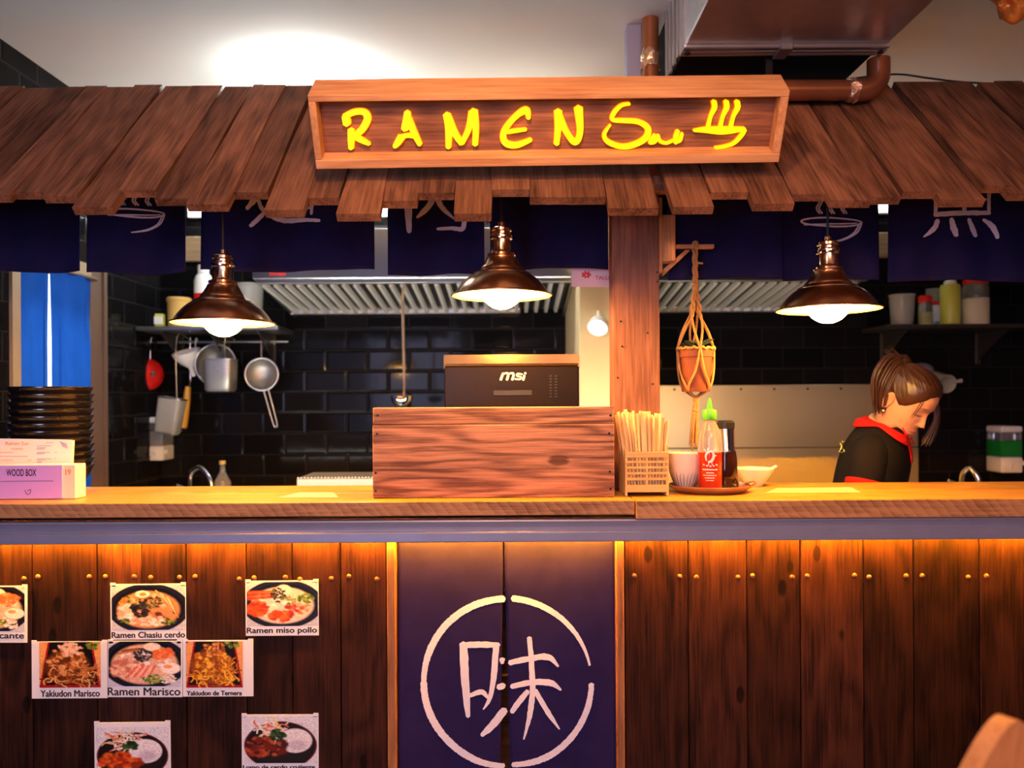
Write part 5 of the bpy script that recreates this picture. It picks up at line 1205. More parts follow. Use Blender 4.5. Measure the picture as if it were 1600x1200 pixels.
# loose paper on the counter, and a lamp highlight laid as a tan patch
def sheet(name, label, pts, m, cat='paper'):
    bm = B(); vs = [bm.verts.new(Vector((q.x, q.y, CT + .0006))) for q in pts]; f = bm.faces.new(vs); r = bmesh.ops.extrude_face_region(bm, geom=[f]); 
    for g in r['geom']:
        if isinstance(g, bmesh.types.BMVert): g.co.z += .0007
    return solo(name, bm, m, label, cat)
def oncounter(px, py): return onplane(px, py, (0, 0, CT), (0, 0, 1))
sheet('paper_sheet', 'thin pale sheet lying on the counter left of the crate', [oncounter(436, 778), oncounter(530, 778), oncounter(520, 770), oncounter(468, 770)], M['tan_flat'])
sheet('lamp_highlight', 'pale patch painting the lamp highlight on the counter under the right lamp', [oncounter(1195, 771), oncounter(1345, 770), oncounter(1330, 762), oncounter(1215, 763)], M['tan_flat'])  # thin tan patch stands in for lamp light on the bare counter

# pink card pinned beside the post
pd = 2.345
t = thing('pink_sign_card', 'small pink card with red emblem hanging left of the post', 'card', at(925, 448, pd))
q = [at(893, 448, pd), at(955, 449, pd), at(955, 449, pd + .002), at(893, 448, pd + .002), at(893, 405, pd), at(955, 405, pd), at(955, 405, pd + .002), at(893, 405, pd + .002)]
bm = B(); hexa(bm, q); mk('card', bm, M['pinkcard'], t)
mc = lambda px, py, h: onplane(px, py, (0, CAMY + pd - .0003, 0), (0, -1, 0)) + Vector((0, -h, 0))
bm = B()
for k in range(7): a = 2 * PI * k / 7; stroke(bm, [(916 + 2 * math.cos(a), 430 + 2 * math.sin(a), 3), (916 + 7 * math.cos(a), 429 + 5 * math.sin(a), 3.5)], mc, .0004, 3)
text_into(bm, 'TALLI', (930, 431, 952, 437), mc, .0006, bold=.01)
mk('printing', bm, M['inkr'], t, label='red flower emblem and lettering')

# wooden bracket and hanging plant
by = .262
a = at(1033, 386, 2.262); e = at(1115, 386, 2.262)
t = thing('wooden_bracket', 'small wooden bracket arm on the post that holds the hanging plant', 'bracket', a)
box_at('arm', t, M['signf'], pb.x + .0125, e.x, by - .009, by + .009, a.z - .006, a.z + .006, .0015)
q0 = at(1035, 428, 2.262); q1 = at(1074, 392, 2.262); dz = .007
bm = B(); hexa(bm, [Vector(v) for v in ((q0.x, by - .007, q0.z - dz), (q0.x, by + .007, q0.z - dz), (q0.x, by + .007, q0.z + dz * 1.6), (q0.x, by - .007, q0.z + dz * 1.6), (q1.x + dz, by - .007, q1.z), (q1.x + dz, by + .007, q1.z), (q1.x - dz, by + .007, q1.z + .002), (q1.x - dz, by - .007, q1.z + .002))]); mk('brace', bm, M['signf'], t)
hc = at(1086, 385, 2.262); hx = hc.x
pc = at(1086, 579, 2.262); R_ = 26 / FPX * 2.262; hz0 = at(1086, 612, 2.262).z; hz1 = at(1086, 546, 2.262).z
t = thing('hanging_planter', 'terracotta pot in a knotted jute hanger beside the post', 'planter', (hx, by, hz0))
bm = B(); lathe(bm, [(0, hz0), (R_ * .80, hz0), (R_ * .84, hz0 + .004), (R_ * .96, hz1 - .024), (R_ * 1.04, hz1 - .023), (R_ * 1.06, hz1), (R_ * .98, hz1), (R_ * .92, hz1 - .014), (0, hz1 - .016)], (hx, by, 0), 32); mk('pot', bm, M['terra'], t, 40)
bm = B()
for k in range(16):
    a = RND.uniform(0, 2 * PI); l = RND.uniform(.03, .06); b0 = Vector((hx + .4 * R_ * math.cos(a * 3), by + .4 * R_ * math.sin(a * 3), hz1 - .016))
    tube(bm, [b0, b0 + Vector((math.cos(a) * l * .3, math.sin(a) * l * .3, l * .6)), b0 + Vector((math.cos(a) * l * .75, math.sin(a) * l * .75, l * .72))], [.004, .012, .002], 8, 3, flat=.4)
mk('succulent_leaves', bm, M['leaf'], t, 60, label='dark green plant')
bm = B()
for k in range(3):   # braided neck
    pts = [Vector((hx + .005 * math.cos(j * .9 + k * 2.1), by + .005 * math.sin(j * .9 + k * 2.1), hc.z + .006 - j * .0135)) for j in range(12)]
    tube(bm, pts, .0042, 8, 3)
tube(bm, [(hx, by - .012, hc.z - .012), (hx + .002, by - .013, hc.z + .006), (hx, by, hc.z + .011), (hx - .002, by + .012, hc.z + .004), (hx, by + .012, hc.z - .014)], .006, 8, 4)
zk = hc.z - .125
tube(bm, [(hx, by, zk + .016), (hx, by, zk - .014)], .010, 10)
tube(bm, [(hx + .004, by - .008, hc.z - .05), (hx + .02, by - .012, hc.z - .052)], .003, 6)
zk2 = hz1 + .10
for k in range(4):
    a = PI / 4 + k * PI / 2
    ca, sa = math.cos(a), math.sin(a)
    for s in (-1, 1):
        pts = [Vector((hx + ca * (.004 + .012 * j / 6) + s * .004 * math.cos(j * 1.4), by + sa * (.004 + .012 * j / 6) + s * .004 * math.sin(j * 1.4), zk - (zk - zk2) * j / 6)) for j in range(7)]
        tube(bm, pts, [.004] * 6 + [.0035], 7, 3)
        b2 = a + s * PI / 4
        e = Vector((hx + R_ * 1.10 * math.cos(b2), by + R_ * 1.10 * math.sin(b2), hz1 + .002))
        tube(bm, [pts[-1], pts[-1].lerp(e, .5) + Vector((ca * .006, sa * .006, 0)), e], .0034, 7, 3)
        tube(bm, [e, Vector((hx + R_ * 1.04 * math.cos(b2 - s * .25), by + R_ * 1.04 * math.sin(b2 - s * .25), (hz0 + hz1) / 2)), Vector((hx + R_ * .92 * math.cos(a + s * .06), by + R_ * .92 * math.sin(a + s * .06), hz0 + .012)), Vector((hx + .006 * ca, by + .006 * sa, hz0 - .016))], .0034, 7, 4)
    e = None
pts = [Vector((hx + R_ * 1.09 * math.cos(2 * PI * k / 40), by + R_ * 1.09 * math.sin(2 * PI * k / 40), hz1 + .002 + .003 * math.sin(k * 2.3))) for k in range(41)]
tube(bm, pts, .0045, 7, cap=False)
tube(bm, [(hx, by, hz0 - .010), (hx, by, hz0 - .030)], .0095, 10)
mk('jute_hanger', bm, M['rope'], t, 60, label='knotted jute cords')
bm = B()
for k in range(22):
    a = RND.uniform(0, 2 * PI); r1 = RND.uniform(.003, .014); zt2 = at(1086, 700, 2.262).z + RND.uniform(-.01, .03)
    tube(bm, [(hx + .005 * math.cos(a), by + .005 * math.sin(a), hz0 - .025), (hx + .009 * math.cos(a) - .003, by + .009 * math.sin(a), hz0 - .08), (hx + r1 * math.cos(a) - .006, by + r1 * math.sin(a), zt2)], [.0028, .003, .002], 6, 3)
tube(bm, [(hx + .006, by - .008, hz0 - .06), (hx - .012, by - .012, hz0 - .052)], .002, 6)
mk('tassel', bm, M['rope'], t, 60)

# ---------------------------------------------------------------- food photos on the panelling
def lin(c): return np.array([(x / 255.0) ** 2.2 for x in c])
class Canvas:
    def __init__(s, w, h, bg, seed):
        s.w, s.h = w, h; s.a = np.ones((h, w, 3)) * lin(bg); s.v, s.u = np.mgrid[0:h, 0:w]; s.u = s.u / (w - 1); s.v = s.v / (h - 1); s.r = np.random.RandomState(seed)
    def mix(s, m, c): m = np.clip(m, 0, 1)[..., None]; s.a = s.a * (1 - m) + lin(c) * m
    def ell(s, cx, cy, rx, ry, c, soft=.08, rot=0):
        du, dv = s.u - cx, (s.v - cy); ca, sa = math.cos(rot), math.sin(rot)
        x = (du * ca + dv * sa) / rx; y = (-du * sa + dv * ca) / ry
        s.mix((1 - np.sqrt(x * x + y * y)) / soft, c)
    def blobs(s, cx, cy, rx, ry, n, size, cols):
        for k in range(n):
            a = s.r.uniform(0, 6.283); q = math.sqrt(s.r.uniform(0, 1)); z = size * s.r.uniform(.6, 1.4)
            s.ell(cx + rx * q * math.cos(a), cy + ry * q * math.sin(a), z, z * s.r.uniform(.5, 1.1), cols[s.r.randint(len(cols))], .5, s.r.uniform(0, 3))
    def line(s, pts, wd, c):
        q = catmull(pts, 8)
        for (x0, y0), (x1, y1) in zip(q, q[1:]):
            dx, dy = x1 - x0, y1 - y0; L = dx * dx + dy * dy + 1e-9
            tt = np.clip(((s.u - x0) * dx + (s.v - y0) * dy) / L, 0, 1); d = np.hypot(s.u - x0 - tt * dx, (s.v - y0 - tt * dy))
            s.mix((wd - d) / (wd * .6), c)
    def noodles(s, cx, cy, rx, ry, n, wd, cols, curl=.5):
        for k in range(n):
            a = s.r.uniform(0, 6.283); q = math.sqrt(s.r.uniform(0, 1)); x, y = cx + rx * q * math.cos(a), cy + ry * q * math.sin(a); th = s.r.uniform(0, 6.283); pts = [(x, y)]
            for j in range(4): th += s.r.uniform(-1, 1) * curl * 2; x += .05 * math.cos(th); y += .05 * math.sin(th); pts.append((x, y))
            s.line(pts, wd, cols[s.r.randint(len(cols))])
    def poly(s, pts, c):
        m = np.ones_like(s.u, bool)
        for (x0, y0), (x1, y1) in zip(pts, pts[1:] + pts[:1]): m &= ((x1 - x0) * (s.v - y0) - (y1 - y0) * (s.u - x0)) >= 0
        s.mix(m * 1.0, c)
    def egg(s, cx, cy, r):
        s.ell(cx, cy, r, r * .8, (240, 238, 235), .2); s.ell(cx + r * .05, cy + r * .05, r * .5, r * .42, (240, 150, 40), .3)
    def grain(s, k): s.a = np.clip(s.a * (1 + k * s.r.randn(s.h, s.w, 1)), 0, 1)
GR = [(110, 140, 50), (150, 170, 70), (70, 100, 40)]; DK = [(25, 25, 35), (45, 45, 50), (60, 55, 60)]; PK = [(225, 170, 150), (235, 200, 180), (200, 130, 110)]; OR = [(215, 90, 35), (230, 120, 50), (180, 60, 25)]; BR = [(150, 85, 40), (190, 125, 70), (215, 160, 105), (110, 60, 30)]; YL = [(225, 165, 50), (240, 190, 80), (190, 120, 30)]; WH = [(235, 225, 225), (225, 215, 210), (245, 240, 240)]
def bowl_bg(c, cx, cy, rx, ry, inner): c.ell(cx, cy, rx, ry, (22, 22, 45), .03); c.ell(cx, cy, rx * .93, ry * .92, (40, 42, 70), .03); c.ell(cx, cy, rx * .88, ry * .87, (14, 14, 30), .03); c.ell(cx, cy + .03, rx * .80, ry * .78, inner, .1)
def img_chasiu(c):
    bowl_bg(c, .5, .52, .56, .56, (200, 150, 110)); c.blobs(.5, .52, .38, .36, 60, .05, PK + BR); c.blobs(.25, .38, .15, .12, 40, .03, YL + GR); c.blobs(.25, .62, .16, .16, 30, .06, PK + WH); c.blobs(.5, .80, .25, .1, 30, .05, PK + WH)
    for k in range(8): c.line([(.60 + .03 * k, .12 + .03 * k), (.80 + .015 * k, .45 + .04 * k)], .012, [(225, 190, 140), (190, 130, 80), (240, 220, 180)][k % 3])
    c.blobs(.40, .52, .13, .18, 60, .04, DK); c.blobs(.56, .38, .13, .14, 70, .025, [(70, 75, 40), (100, 100, 60), (50, 50, 40), (140, 140, 90)]); c.egg(.42, .20, .11); c.blobs(.18, .80, .08, .05, 14, .03, GR); c.blobs(.78, .82, .1, .06, 16, .03, GR)
def img_pollo(c):
    bowl_bg(c, .5, .5, .58, .56, (215, 205, 200)); c.blobs(.5, .55, .38, .30, 50, .05, WH)
    for k in range(7): c.line([(.02, .22 + .03 * k), (.38, .20 + .025 * k)], .018, OR[k % 3])
    c.blobs(.16, .60, .13, .15, 40, .06, OR); c.blobs(.47, .76, .16, .12, 40, .06, OR); c.blobs(.72, .60, .16, .10, 40, .05, OR + PK); c.blobs(.82, .38, .12, .10, 40, .035, GR); c.ell(.52, .18, .12, .13, (235, 225, 215), .2); c.blobs(.44, .30, .10, .16, 60, .03, DK + [(100, 105, 70)]); c.blobs(.60, .42, .1, .1, 30, .03, [(170, 170, 110), (120, 130, 70)])
def img_marisco(c):
    bowl_bg(c, .5, .48, .60, .60, (225, 185, 165)); c.blobs(.5, .5, .42, .36, 60, .05, PK + WH); c.blobs(.22, .62, .18, .2, 40, .06, PK)
    for k in range(6): c.line([(.12 + .02 * k, .28 - .02 * k), (.42, .20 - .01 * k)], .014, BR[k % 4])
    for k in range(7): c.line([(.25 + .05 * k, .80), (.40 + .04 * k, .55)], .022, [(230, 120, 100), (240, 190, 170)][k % 2])
    c.blobs(.48, .30, .14, .14, 80, .03, DK + [(150, 150, 160)]); c.ell(.60, .12, .13, .1, (235, 225, 215), .2); c.blobs(.76, .28, .14, .12, 40, .05, [(225, 120, 70), (240, 160, 110)]); c.ell(.86, .60, .15, .13, (245, 240, 236), .15); c.ell(.82, .56, .07, .05, (245, 170, 110), .3); c.blobs(.62, .84, .14, .1, 40, .035, GR + [(200, 215, 150)]); c.blobs(.82, .84, .1, .1, 20, .04, WH)
def img_tray(c, cols, top, leaf):
    c.mix(np.ones_like(c.u), (230, 170, 110)); c.poly([(.14, 0), (.86, 0), (1.0, 1), (0, 1)], (170, 25, 35)); c.poly([(.17, 0), (.83, 0), (.96, .94), (.04, .94)], (22, 16, 20)); c.ell(.45, .55, .42, .42, cols[3], .2)
    c.noodles(.48, .72, .36, .24, 60, .016, cols); c.blobs(.45, .40, .30, .30, 90, .05, cols); c.blobs(.5, .16, .2, .13, 50, .04, top); c.noodles(.78, .70, .12, .2, 25, .016, cols); c.blobs(*leaf, 20, .04, GR)
def img_rice(c, meat, mx, rx_):
    c.mix(np.ones_like(c.u), (225, 228, 240)); c.ell(.5, .62, .50, .52, (120, 20, 40), .02); c.ell(.5, .62, .48, .50, (20, 14, 22), .02); c.ell(.5, .62, .44, .46, (34, 26, 34), .1)
    c.noodles(.42, .28, .2, .14, 50, .014, WH + [(240, 210, 150), (225, 120, 90)]); c.ell(rx_, .52, .24, .27, (240, 236, 240), .08); c.ell(rx_ + .03, .62, .18, .15, (210, 200, 215), .6); c.blobs(*mx, 50, .07, meat); c.blobs(.47, .40, .10, .11, 40, .04, [(40, 80, 30), (70, 110, 50), (30, 55, 25)])
PH = 2.056
def poster(label, rect, pic, cap, painter, seed, tilt=0.0, dy=0.0):
    x0, y0, x1, y1 = rect; d = PH + dy; cx, cy_ = (x0 + x1) / 2, (y0 + y1) / 2
    ca, sa = math.cos(tilt), math.sin(tilt)
    def mpz(px, py, h):
        X, Y = px - cx, py - cy_; return at(cx + X * ca - Y * sa, cy_ + X * sa + Y * ca, d) + Vector((0, -h, 0))
    t = thing('food_photo', label, 'photo print', mpz(cx, y1, 0), 'food photo prints on the plank panelling')
    bm = B(); hexa(bm, [mpz(x0, y1, .0012), mpz(x1, y1, .0012), mpz(x1, y1, 0), mpz(x0, y1, 0), mpz(x0, y0, .0012), mpz(x1, y0, .0012), mpz(x1, y0, 0), mpz(x0, y0, 0)]); mk('paper', bm, M['paperw'], t, 'keep' if False else None)
    W, H = int((pic[2] - pic[0]) * 1.1), int((pic[3] - pic[1]) * 1.1)
    c = Canvas(W, H, (200, 205, 225), seed); painter(c); c.grain(.16); c.a = np.clip(c.a, 0, 1) ** 1.18
    bm = B(); g = [[bm.verts.new(mpz(pic[0] + (pic[2] - pic[0]) * i / (W - 1), pic[1] + (pic[3] - pic[1]) * j / (H - 1), .0016)) for i in range(W)] for j in range(H)]
    for j in range(H - 1):
        for i in range(W - 1): bm.faces.new((g[j][i], g[j + 1][i], g[j + 1][i + 1], g[j][i + 1]))
    o = mk('printed_picture', bm, M['printed'], t, 'keep')
    at_ = o.data.color_attributes.new('Col', 'FLOAT_COLOR', 'POINT')
    buf = np.ones((H * W, 4), np.float32); buf[:, :3] = c.a.reshape(-1, 3); at_.data.foreach_set('color', buf.ravel())
    bm = B()
    if cap: [text_into(bm, cap[0], [cap[1] + dx_, cap[2] + dy_, cap[3] + dx_, cap[4] + dy_], mpz, .0018 + .00004 * k_) for k_, (dx_, dy_) in enumerate(((-.5, 0), (.5, 0), (0, .45), (0, -.3)))]; mk('caption', bm, M['inkb'], t, label='black caption lettering')
    else: bm.free()
    for (X, Y) in ((x0 + 4, y0 + 1), (x1 - 4, y0 + 1)):
        bm = B(); hexa(bm, [mpz(X - 4, Y + 3, .0016), mpz(X + 4, Y + 3, .0016), mpz(X + 4, Y + 3, .0012), mpz(X - 4, Y + 3, .0012), mpz(X - 4, Y - 3, .0016), mpz(X + 4, Y - 3, .0016), mpz(X + 4, Y - 3, .0002), mpz(X - 4, Y - 3, .0002)])
        mk('tape', bm, M['paperw'], t)
    return t
poster('printed photo of a ramen bowl cut off by the left edge, caption ending in cante', (-75, 915, 43, 1004), (-71, 917, 39, 986), ('Ramen picante', -68, 988, 38, 1000), img_marisco, 1)
poster('ramen bowl photo captioned Ramen Chasiu cerdo, upper middle of the group', (173, 912, 291, 999), (175, 914, 290, 984), ('Ramen Chasiu cerdo', 175, 987, 289, 996), img_chasiu, 2, -.008)
poster('ramen bowl photo captioned Ramen miso pollo, top right of the group', (384, 907, 498, 993), (386, 909, 497, 978), ('Ramen miso pollo', 386, 980, 495, 991), img_pollo, 3, -.008)
poster('noodle tray photo captioned Yakiudon Marisco, left of the three joined prints', (50, 1002, 168, 1091), (62, 1003, 158, 1074), ('Yakiudon Marisco', 64, 1078, 156, 1088), lambda c: img_tray(c, BR + [(225, 180, 120)], [(235, 200, 180), (215, 165, 140)], (.88, .08, .1, .08)), 4, -.006)
poster('ramen bowl photo captioned Ramen Marisco, centre of the three joined prints', (169, 1001, 285, 1089), (170, 1002, 283, 1072), ('Ramen Marisco', 169, 1074, 282, 1086), img_marisco, 5, 0, -.0022)
poster('noodle tray photo captioned Yakiudon de Ternera, right of the three joined prints', (286, 1000, 396, 1088), (291, 1002, 380, 1074), ('Yakiudon de Ternera', 292, 1079, 378, 1086), lambda c: img_tray(c, YL + [(150, 85, 35)], BR, (.80, .06, .13, .06)), 6, -.004)
poster('rice bowl photo with orange fried chicken, lower middle, without a visible caption', (148, 1128, 267, 1222), (151, 1136, 264, 1208), None, lambda c: img_rice(c, OR + [(150, 60, 30)], (.35, .74, .32, .16), .68), 7, -.012)
poster('rice bowl photo captioned Lomo de cerdo crujiente, lower right of the group', (378, 1116, 498, 1206), (381, 1119, 496, 1192), ('Lomo de cerdo crujiente', 380, 1195, 492, 1203), lambda c: img_rice(c, [(120, 40, 22), (160, 65, 35), (85, 25, 15), (190, 100, 60)], (.32, .66, .28, .22), .70), 8, -.004)

# ---------------------------------------------------------------- blurred chair in the foreground
cc = at(1625, 1184, .88); zb = cc.z
t = thing('high_chair', 'blurred tan wooden chair back in the near right corner', 'chair', (cc.x + .05, cc.y + .12, 0), rz=math.radians(28))
bm = B(); W2 = .19
pr = [(-.065, 0), (-.062, -.02)]
outl = []
for k in range(25):
    u = -1 + 2 * k / 24; outl.append((u * .112, zb - .13 * abs(u) ** 1.7))
lowz = .74
def bx_(x, y, z): return Vector((x, y + (zb - z) * .12, z))
f0 = [bm.verts.new(bx_(x - .02, -.012, z)) for x, z in outl]; f1 = [bm.verts.new(bx_(x - .02, .012, z)) for x, z in outl]
g0 = [bm.verts.new(bx_((x * 1.25) - .02, -.012, lowz)) for x, z in outl]; g1 = [bm.verts.new(bx_((x * 1.25) - .02, .012, lowz)) for x, z in outl]
for k in range(24):
    bm.faces.new((f0[k], f0[k + 1], g0[k + 1], g0[k])); bm.faces.new((f1[k + 1], f1[k], g1[k], g1[k + 1])); bm.faces.new((f0[k + 1], f0[k], f1[k], f1[k + 1])); bm.faces.new((g0[k], g0[k + 1], g1[k + 1], g1[k]))
bm.faces.new((f0[0], g0[0], g1[0], f1[0])); bm.faces.new((f0[-1], f1[-1], g1[-1], g0[-1]))
mk('backrest', bm, M['chair'], t, 40, local=True)
bm = B(); box(bm, -.20, .17, -.36, .06, .62, .66, .015, 3); mk('seat', bm, M['chair'], t, 40, local=True)
for x, y in ((-.17, .04), (.14, .04), (-.17, -.33), (.14, -.33)):
    bm = B(); tube(bm, [(x, y, .62), (x * 1.12, y + (.03 if y > 0 else -.03), 0.001)], [.020, .014], 12); mk('leg', bm, M['chair'], t, 40, local=True)
for x in (-.12, .08):
    bm = B(); tube(bm, [(x, .03, .64), bx_(x, .0, .78)], .014, 10); mk('back_post', bm, M['chair'], t, 40, local=True)

# ---------------------------------------------------------------- the woman behind the counter
WD = 2.62
ear = at(1395, 628, WD - .07)
def interp(tab, x):
    if x <= tab[0][0]: return tab[0][1:]
    for a, b in zip(tab, tab[1:]):
        if x <= b[0]:
            t = (x - a[0]) / (b[0] - a[0]); t = t * t * (3 - 2 * t) * .35 + t * .65
            return tuple(p + (q - p) * t for p, q in zip(a[1:], b[1:]))
    return tab[-1][1:]
pitch, yaw = math.radians(37), math.radians(56)
Fv = Vector((math.cos(pitch) * math.cos(yaw), -math.cos(pitch) * math.sin(yaw), -math.sin(pitch)))
Sv = Vector((math.sin(yaw), math.cos(yaw), 0)).normalized()       # her left, away from the camera
# slight roll so the crown leans a little away
Uv = Sv.cross(Fv) * -1
if Uv.z < 0: Uv = -Uv
HC = ear + Sv * .070                                              # head centre on the ear axis
HS = .95
def H(s, f, u): return HC + (Sv * s + Fv * f + Uv * u) * HS
HT = [  # u, half width, front, back
    (-.118, .030, .052, .030), (-.110, .040, .078, .040), (-.098, .047, .088, .048), (-.082, .055, .089, .056), (-.062, .061, .089, .064), (-.040, .066, .090, .078), (-.015, .070, .091, .090), (.005, .072, .090, .095), (.030, .074, .094, .099),
    (.055, .074, .092, .099), (.080, .069, .083, .092), (.100, .058, .066, .078), (.114, .042, .045, .058), (.122, .024, .022, .036), (.1255, .0, .0, .0)]
def face(th, u):
    """point of the skull at angle th (0 = straight ahead, + towards her left) and height u."""
    w, f, b = interp(HT, u)
    c, s = math.cos(th), math.sin(th)
    ex = 2.25
    rr = (abs(c) ** ex + abs(s) ** ex) ** (-1 / ex)
    F = (f if c >= 0 else b) * c * rr; S = w * s * rr
    if c > 0:
        g = lambda x, m, q: math.exp(-((x - m) / q) ** 2)
        a = abs(S)
        nose = 0
        if -.055 < u < .035:
            t = (.03 - u) / .062
            if 0 <= t <= 1: nose = .021 * t ** 1.5
            elif t > 1: nose = .021 * max(0, 1 - (t - 1) / .20)
        wn = .0085 + .0055 * g(u, -.034, .012)
        F += nose * math.exp(-(a / wn) ** 2)
        F -= .0085 * g(a, .030, .016) * g(u, .010, .013)          # eye sockets
        F += .0058 * g(a, .031, .0115) * g(u, .007, .0085)        # closed lids over the eyes
        F += .0030 * g(a, .026, .018) * g(u, .030, .008)          # brow
        F += .0065 * g(a, 0, .021) * g(u, -.0615, .0055) + .006 * g(a, 0, .018) * g(u, -.0730, .0055)
        F -= .004 * g(a, 0, .026) * g(u, -.0670, .0022)           # mouth line
        F -= .003 * g(a, 0, .02) * g(u, -.083, .005)
        F += .004 * g(a, 0, .02) * g(u, -.100, .010)
        F += .003 * g(a, .045, .014) * g(u, -.025, .02)           # cheeks
    return S, F
SKIN = (.62, .33, .19)
def skincol(th, u):
    S, F = face(th, u); a = abs(S); c = Vector(SKIN)
    g = lambda x, m, q: math.exp(-((x - m) / q) ** 2)
    if math.cos(th) > 0:
        lips = min(1, g(a, 0, .019) * (g(u, -.0610, .0048) + g(u, -.0725, .0050)) * 1.3); c = c.lerp(Vector((.52, .12, .09)), .8 * lips)
        c = c.lerp(Vector((.16, .03, .03)), .8 * g(a, 0, .020) * g(u, -.0670, .0016))
        c = c.lerp(Vector((.05, .02, .012)), .85 * min(1, g(a, .032, .014) * g(u, .0325 - .10 * (a - .032), .0036) * 1.2))
        c = c.lerp(Vector((.03, .012, .008)), .95 * min(1, g(a, .031, .0125) * g(u, .0005 + 9 * (a - .031) ** 2, .0024) * 1.3))
        c = c.lerp(Vector((.66, .25, .15)), .35 * g(a, .042, .016) * g(u, -.03, .02))
        c = c.lerp(Vector((.25, .09, .05)), .6 * g(a, .008, .004) * g(u, -.042, .003))
    return c
bm = B(); lay = bm.verts.layers.float_color.new('Col')
NT = 88
ths = []
for k in range(NT):
    t = -PI + 2 * PI * k / NT; ths.append(t - .42 * math.sin(t) * 1.0)         # denser towards the face
us = [-.118 + .0026 * k for k in range(int((.122 + .118) / .0026) + 1)] + [.1235]
rings = []
for u in us:
    r = []
    for th in ths:
        S, F = face(th, u); v = bm.verts.new(H(S, F, u)); c = skincol(th, u); v[lay] = (c[0], c[1], c[2], 1); r.append(v)
    rings.append(r)
top = bm.verts.new(H(0, -.004, .1255)); top[lay] = (*SKIN, 1)
# neck and shoulders continue the same surface below the jaw
NB = at(1379, 664, WD); NB.z = 1.272
def ringpts(c, axS, axF, w, f, b):
    out = []
    for th in ths:
        cc_, ss = math.cos(th), math.sin(th); out.append(c + axS * (w * ss) + axF * ((f if cc_ >= 0 else b) * cc_))
    return out
by_ = math.radians(36)
Fb = Vector((math.cos(by_), -math.sin(by_), 0)); Sb = Vector((math.sin(by_), math.cos(by_), 0))
jaw = H(0, .0, -.118)
neck_rows = []
lowers = []
nk_top = H(0, -.018, -.095)
for t, w, f, b in ((.18, .046, .052, .048), (.40, .047, .046, .050), (.65, .050, .046, .052), (.85, .058, .050, .056), (1.0, .075, .056, .064)):
    c = nk_top.lerp(NB, t); axF = Fv.lerp(Fb, t).normalized(); axS = Sv.lerp(Sb, t).normalized(); neck_rows.append(ringpts(c, axS, axF, w, f, b))
lean = Vector((-.16, 0, -1)).normalized()
def torso_c(z): return Vector((NB.x + (z - NB.z) * .27, NB.y, z))
for z, w, f, b in ((1.245, .105, .066, .072), (1.205, .160, .080, .084), (1.16, .180, .102, .090), (1.08, .160, .110, .088), (1.0, .138, .096, .082), (.92, .150, .098, .095), (.84, .165, .105, .115), (.78, .160, .10, .11)):
    neck_rows.append(ringpts(torso_c(z), Sb, Fb, w, f, b))
prev = rings[0]
for row in neck_rows:
    cur = [bm.verts.new(p) for p in row]
    for v in cur: v[lay] = (*SKIN, 1)
    for k in range(NT): bm.faces.new((cur[k], cur[(k + 1) % NT], prev[(k + 1) % NT], prev[k]))
    prev = cur
bm.faces.new(prev)
for a, b in zip(rings, rings[1:]):
    for k in range(NT): bm.faces.new((a[k], a[(k + 1) % NT], b[(k + 1) % NT], b[k]))
for k in range(NT): bm.faces.new((rings[-1][k], rings[-1][(k + 1) % NT], top))
# ears
def ear_mesh(side):
    c = H(.0705 * side, -.004, -.004)
    n0 = len(bm.verts)
    pts = []
    rows = []
    for k in range(14):
        a = 2 * PI * k / 14
        eu = .031 * math.sin(a) + .002; ef = .017 * math.cos(a) * (1.0 if math.sin(a) > -.2 else .75) - .006
        rows.append((ef, eu))
    outer = [bm.verts.new(c + Fv * (f * .9 - .004) + Uv * u + Sv * side * (.011 - f * .25)) for f, u in rows]
    rim = [bm.verts.new(c + Fv * (f * .80 - .004) + Uv * (u * .85) + Sv * side * (.013 - f * .25)) for f, u in rows]
    inn = [bm.verts.new(c + Fv * (f * .55) + Uv * (u * .6) + Sv * side * .004) for f, u in rows]
    base = [bm.verts.new(c + Fv * (f * .75) + Uv * (u * .85) - Sv * side * .010) for f, u in rows]
    cen = bm.verts.new(c + Sv * side * .001)
    for vs in (outer, rim, inn, base, [cen]):
        for v in vs: v[lay] = (SKIN[0], SKIN[1] * .92, SKIN[2] * .9, 1)
    for A, Bq in ((base, outer), (outer, rim), (rim, inn)):
        for k in range(14): bm.faces.new((A[k], A[(k + 1) % 14], Bq[(k + 1) % 14], Bq[k]))
    for k in range(14): bm.faces.new((inn[k], inn[(k + 1) % 14], cen))
ear_mesh(-1); ear_mesh(1)
# arms with hands
def limb(pts, rs, seg=16):
    rr = tube(bm, pts, rs, seg, 5)
    return rr
def P(dx, dy, z): return Vector((NB.x + dx, NB.y + dy, z))
def hand(wr, fw, up, side):
    """palm and five fingers; fw: finger direction, up: back of the hand, side: thumb side."""
    L = .085
    tube(bm, [wr, wr + fw * .03, wr + fw * .07, wr + fw * L], [.026, .034, .040, .034], 14, 3, flat=.42)
    for k, (o, l, r) in enumerate(((.029, .068, .0085), (.010, .078, .0088), (-.010, .072, .0085), (-.028, .056, .0075))):
        b = wr + fw * (L - .008) + side * o
        tube(bm, [b, b + fw * l * .45 + up * .004, b + fw * l * .8 - up * .012, b + fw * l * .92 - up * .030], [r, r * .98, r * .9, r * .65], 10, 3)
    b = wr + fw * .025 + side * .026
    tube(bm, [b, b + side * .022 + fw * .022, b + side * .026 + fw * .048 - up * .008, b + side * .020 + fw * .068 - up * .014], [.012, .0115, .010, .007], 10, 3)
SH = Vector((NB.x, NB.y, 0))
def BP(s, f, z): return SH + Sb * s + Fb * f + Vector((0, 0, z))
sh_n = BP(-.158, -.012, 1.176); el_n = BP(-.205, -.035, .985); wr_n = BP(-.09, .20, .955)
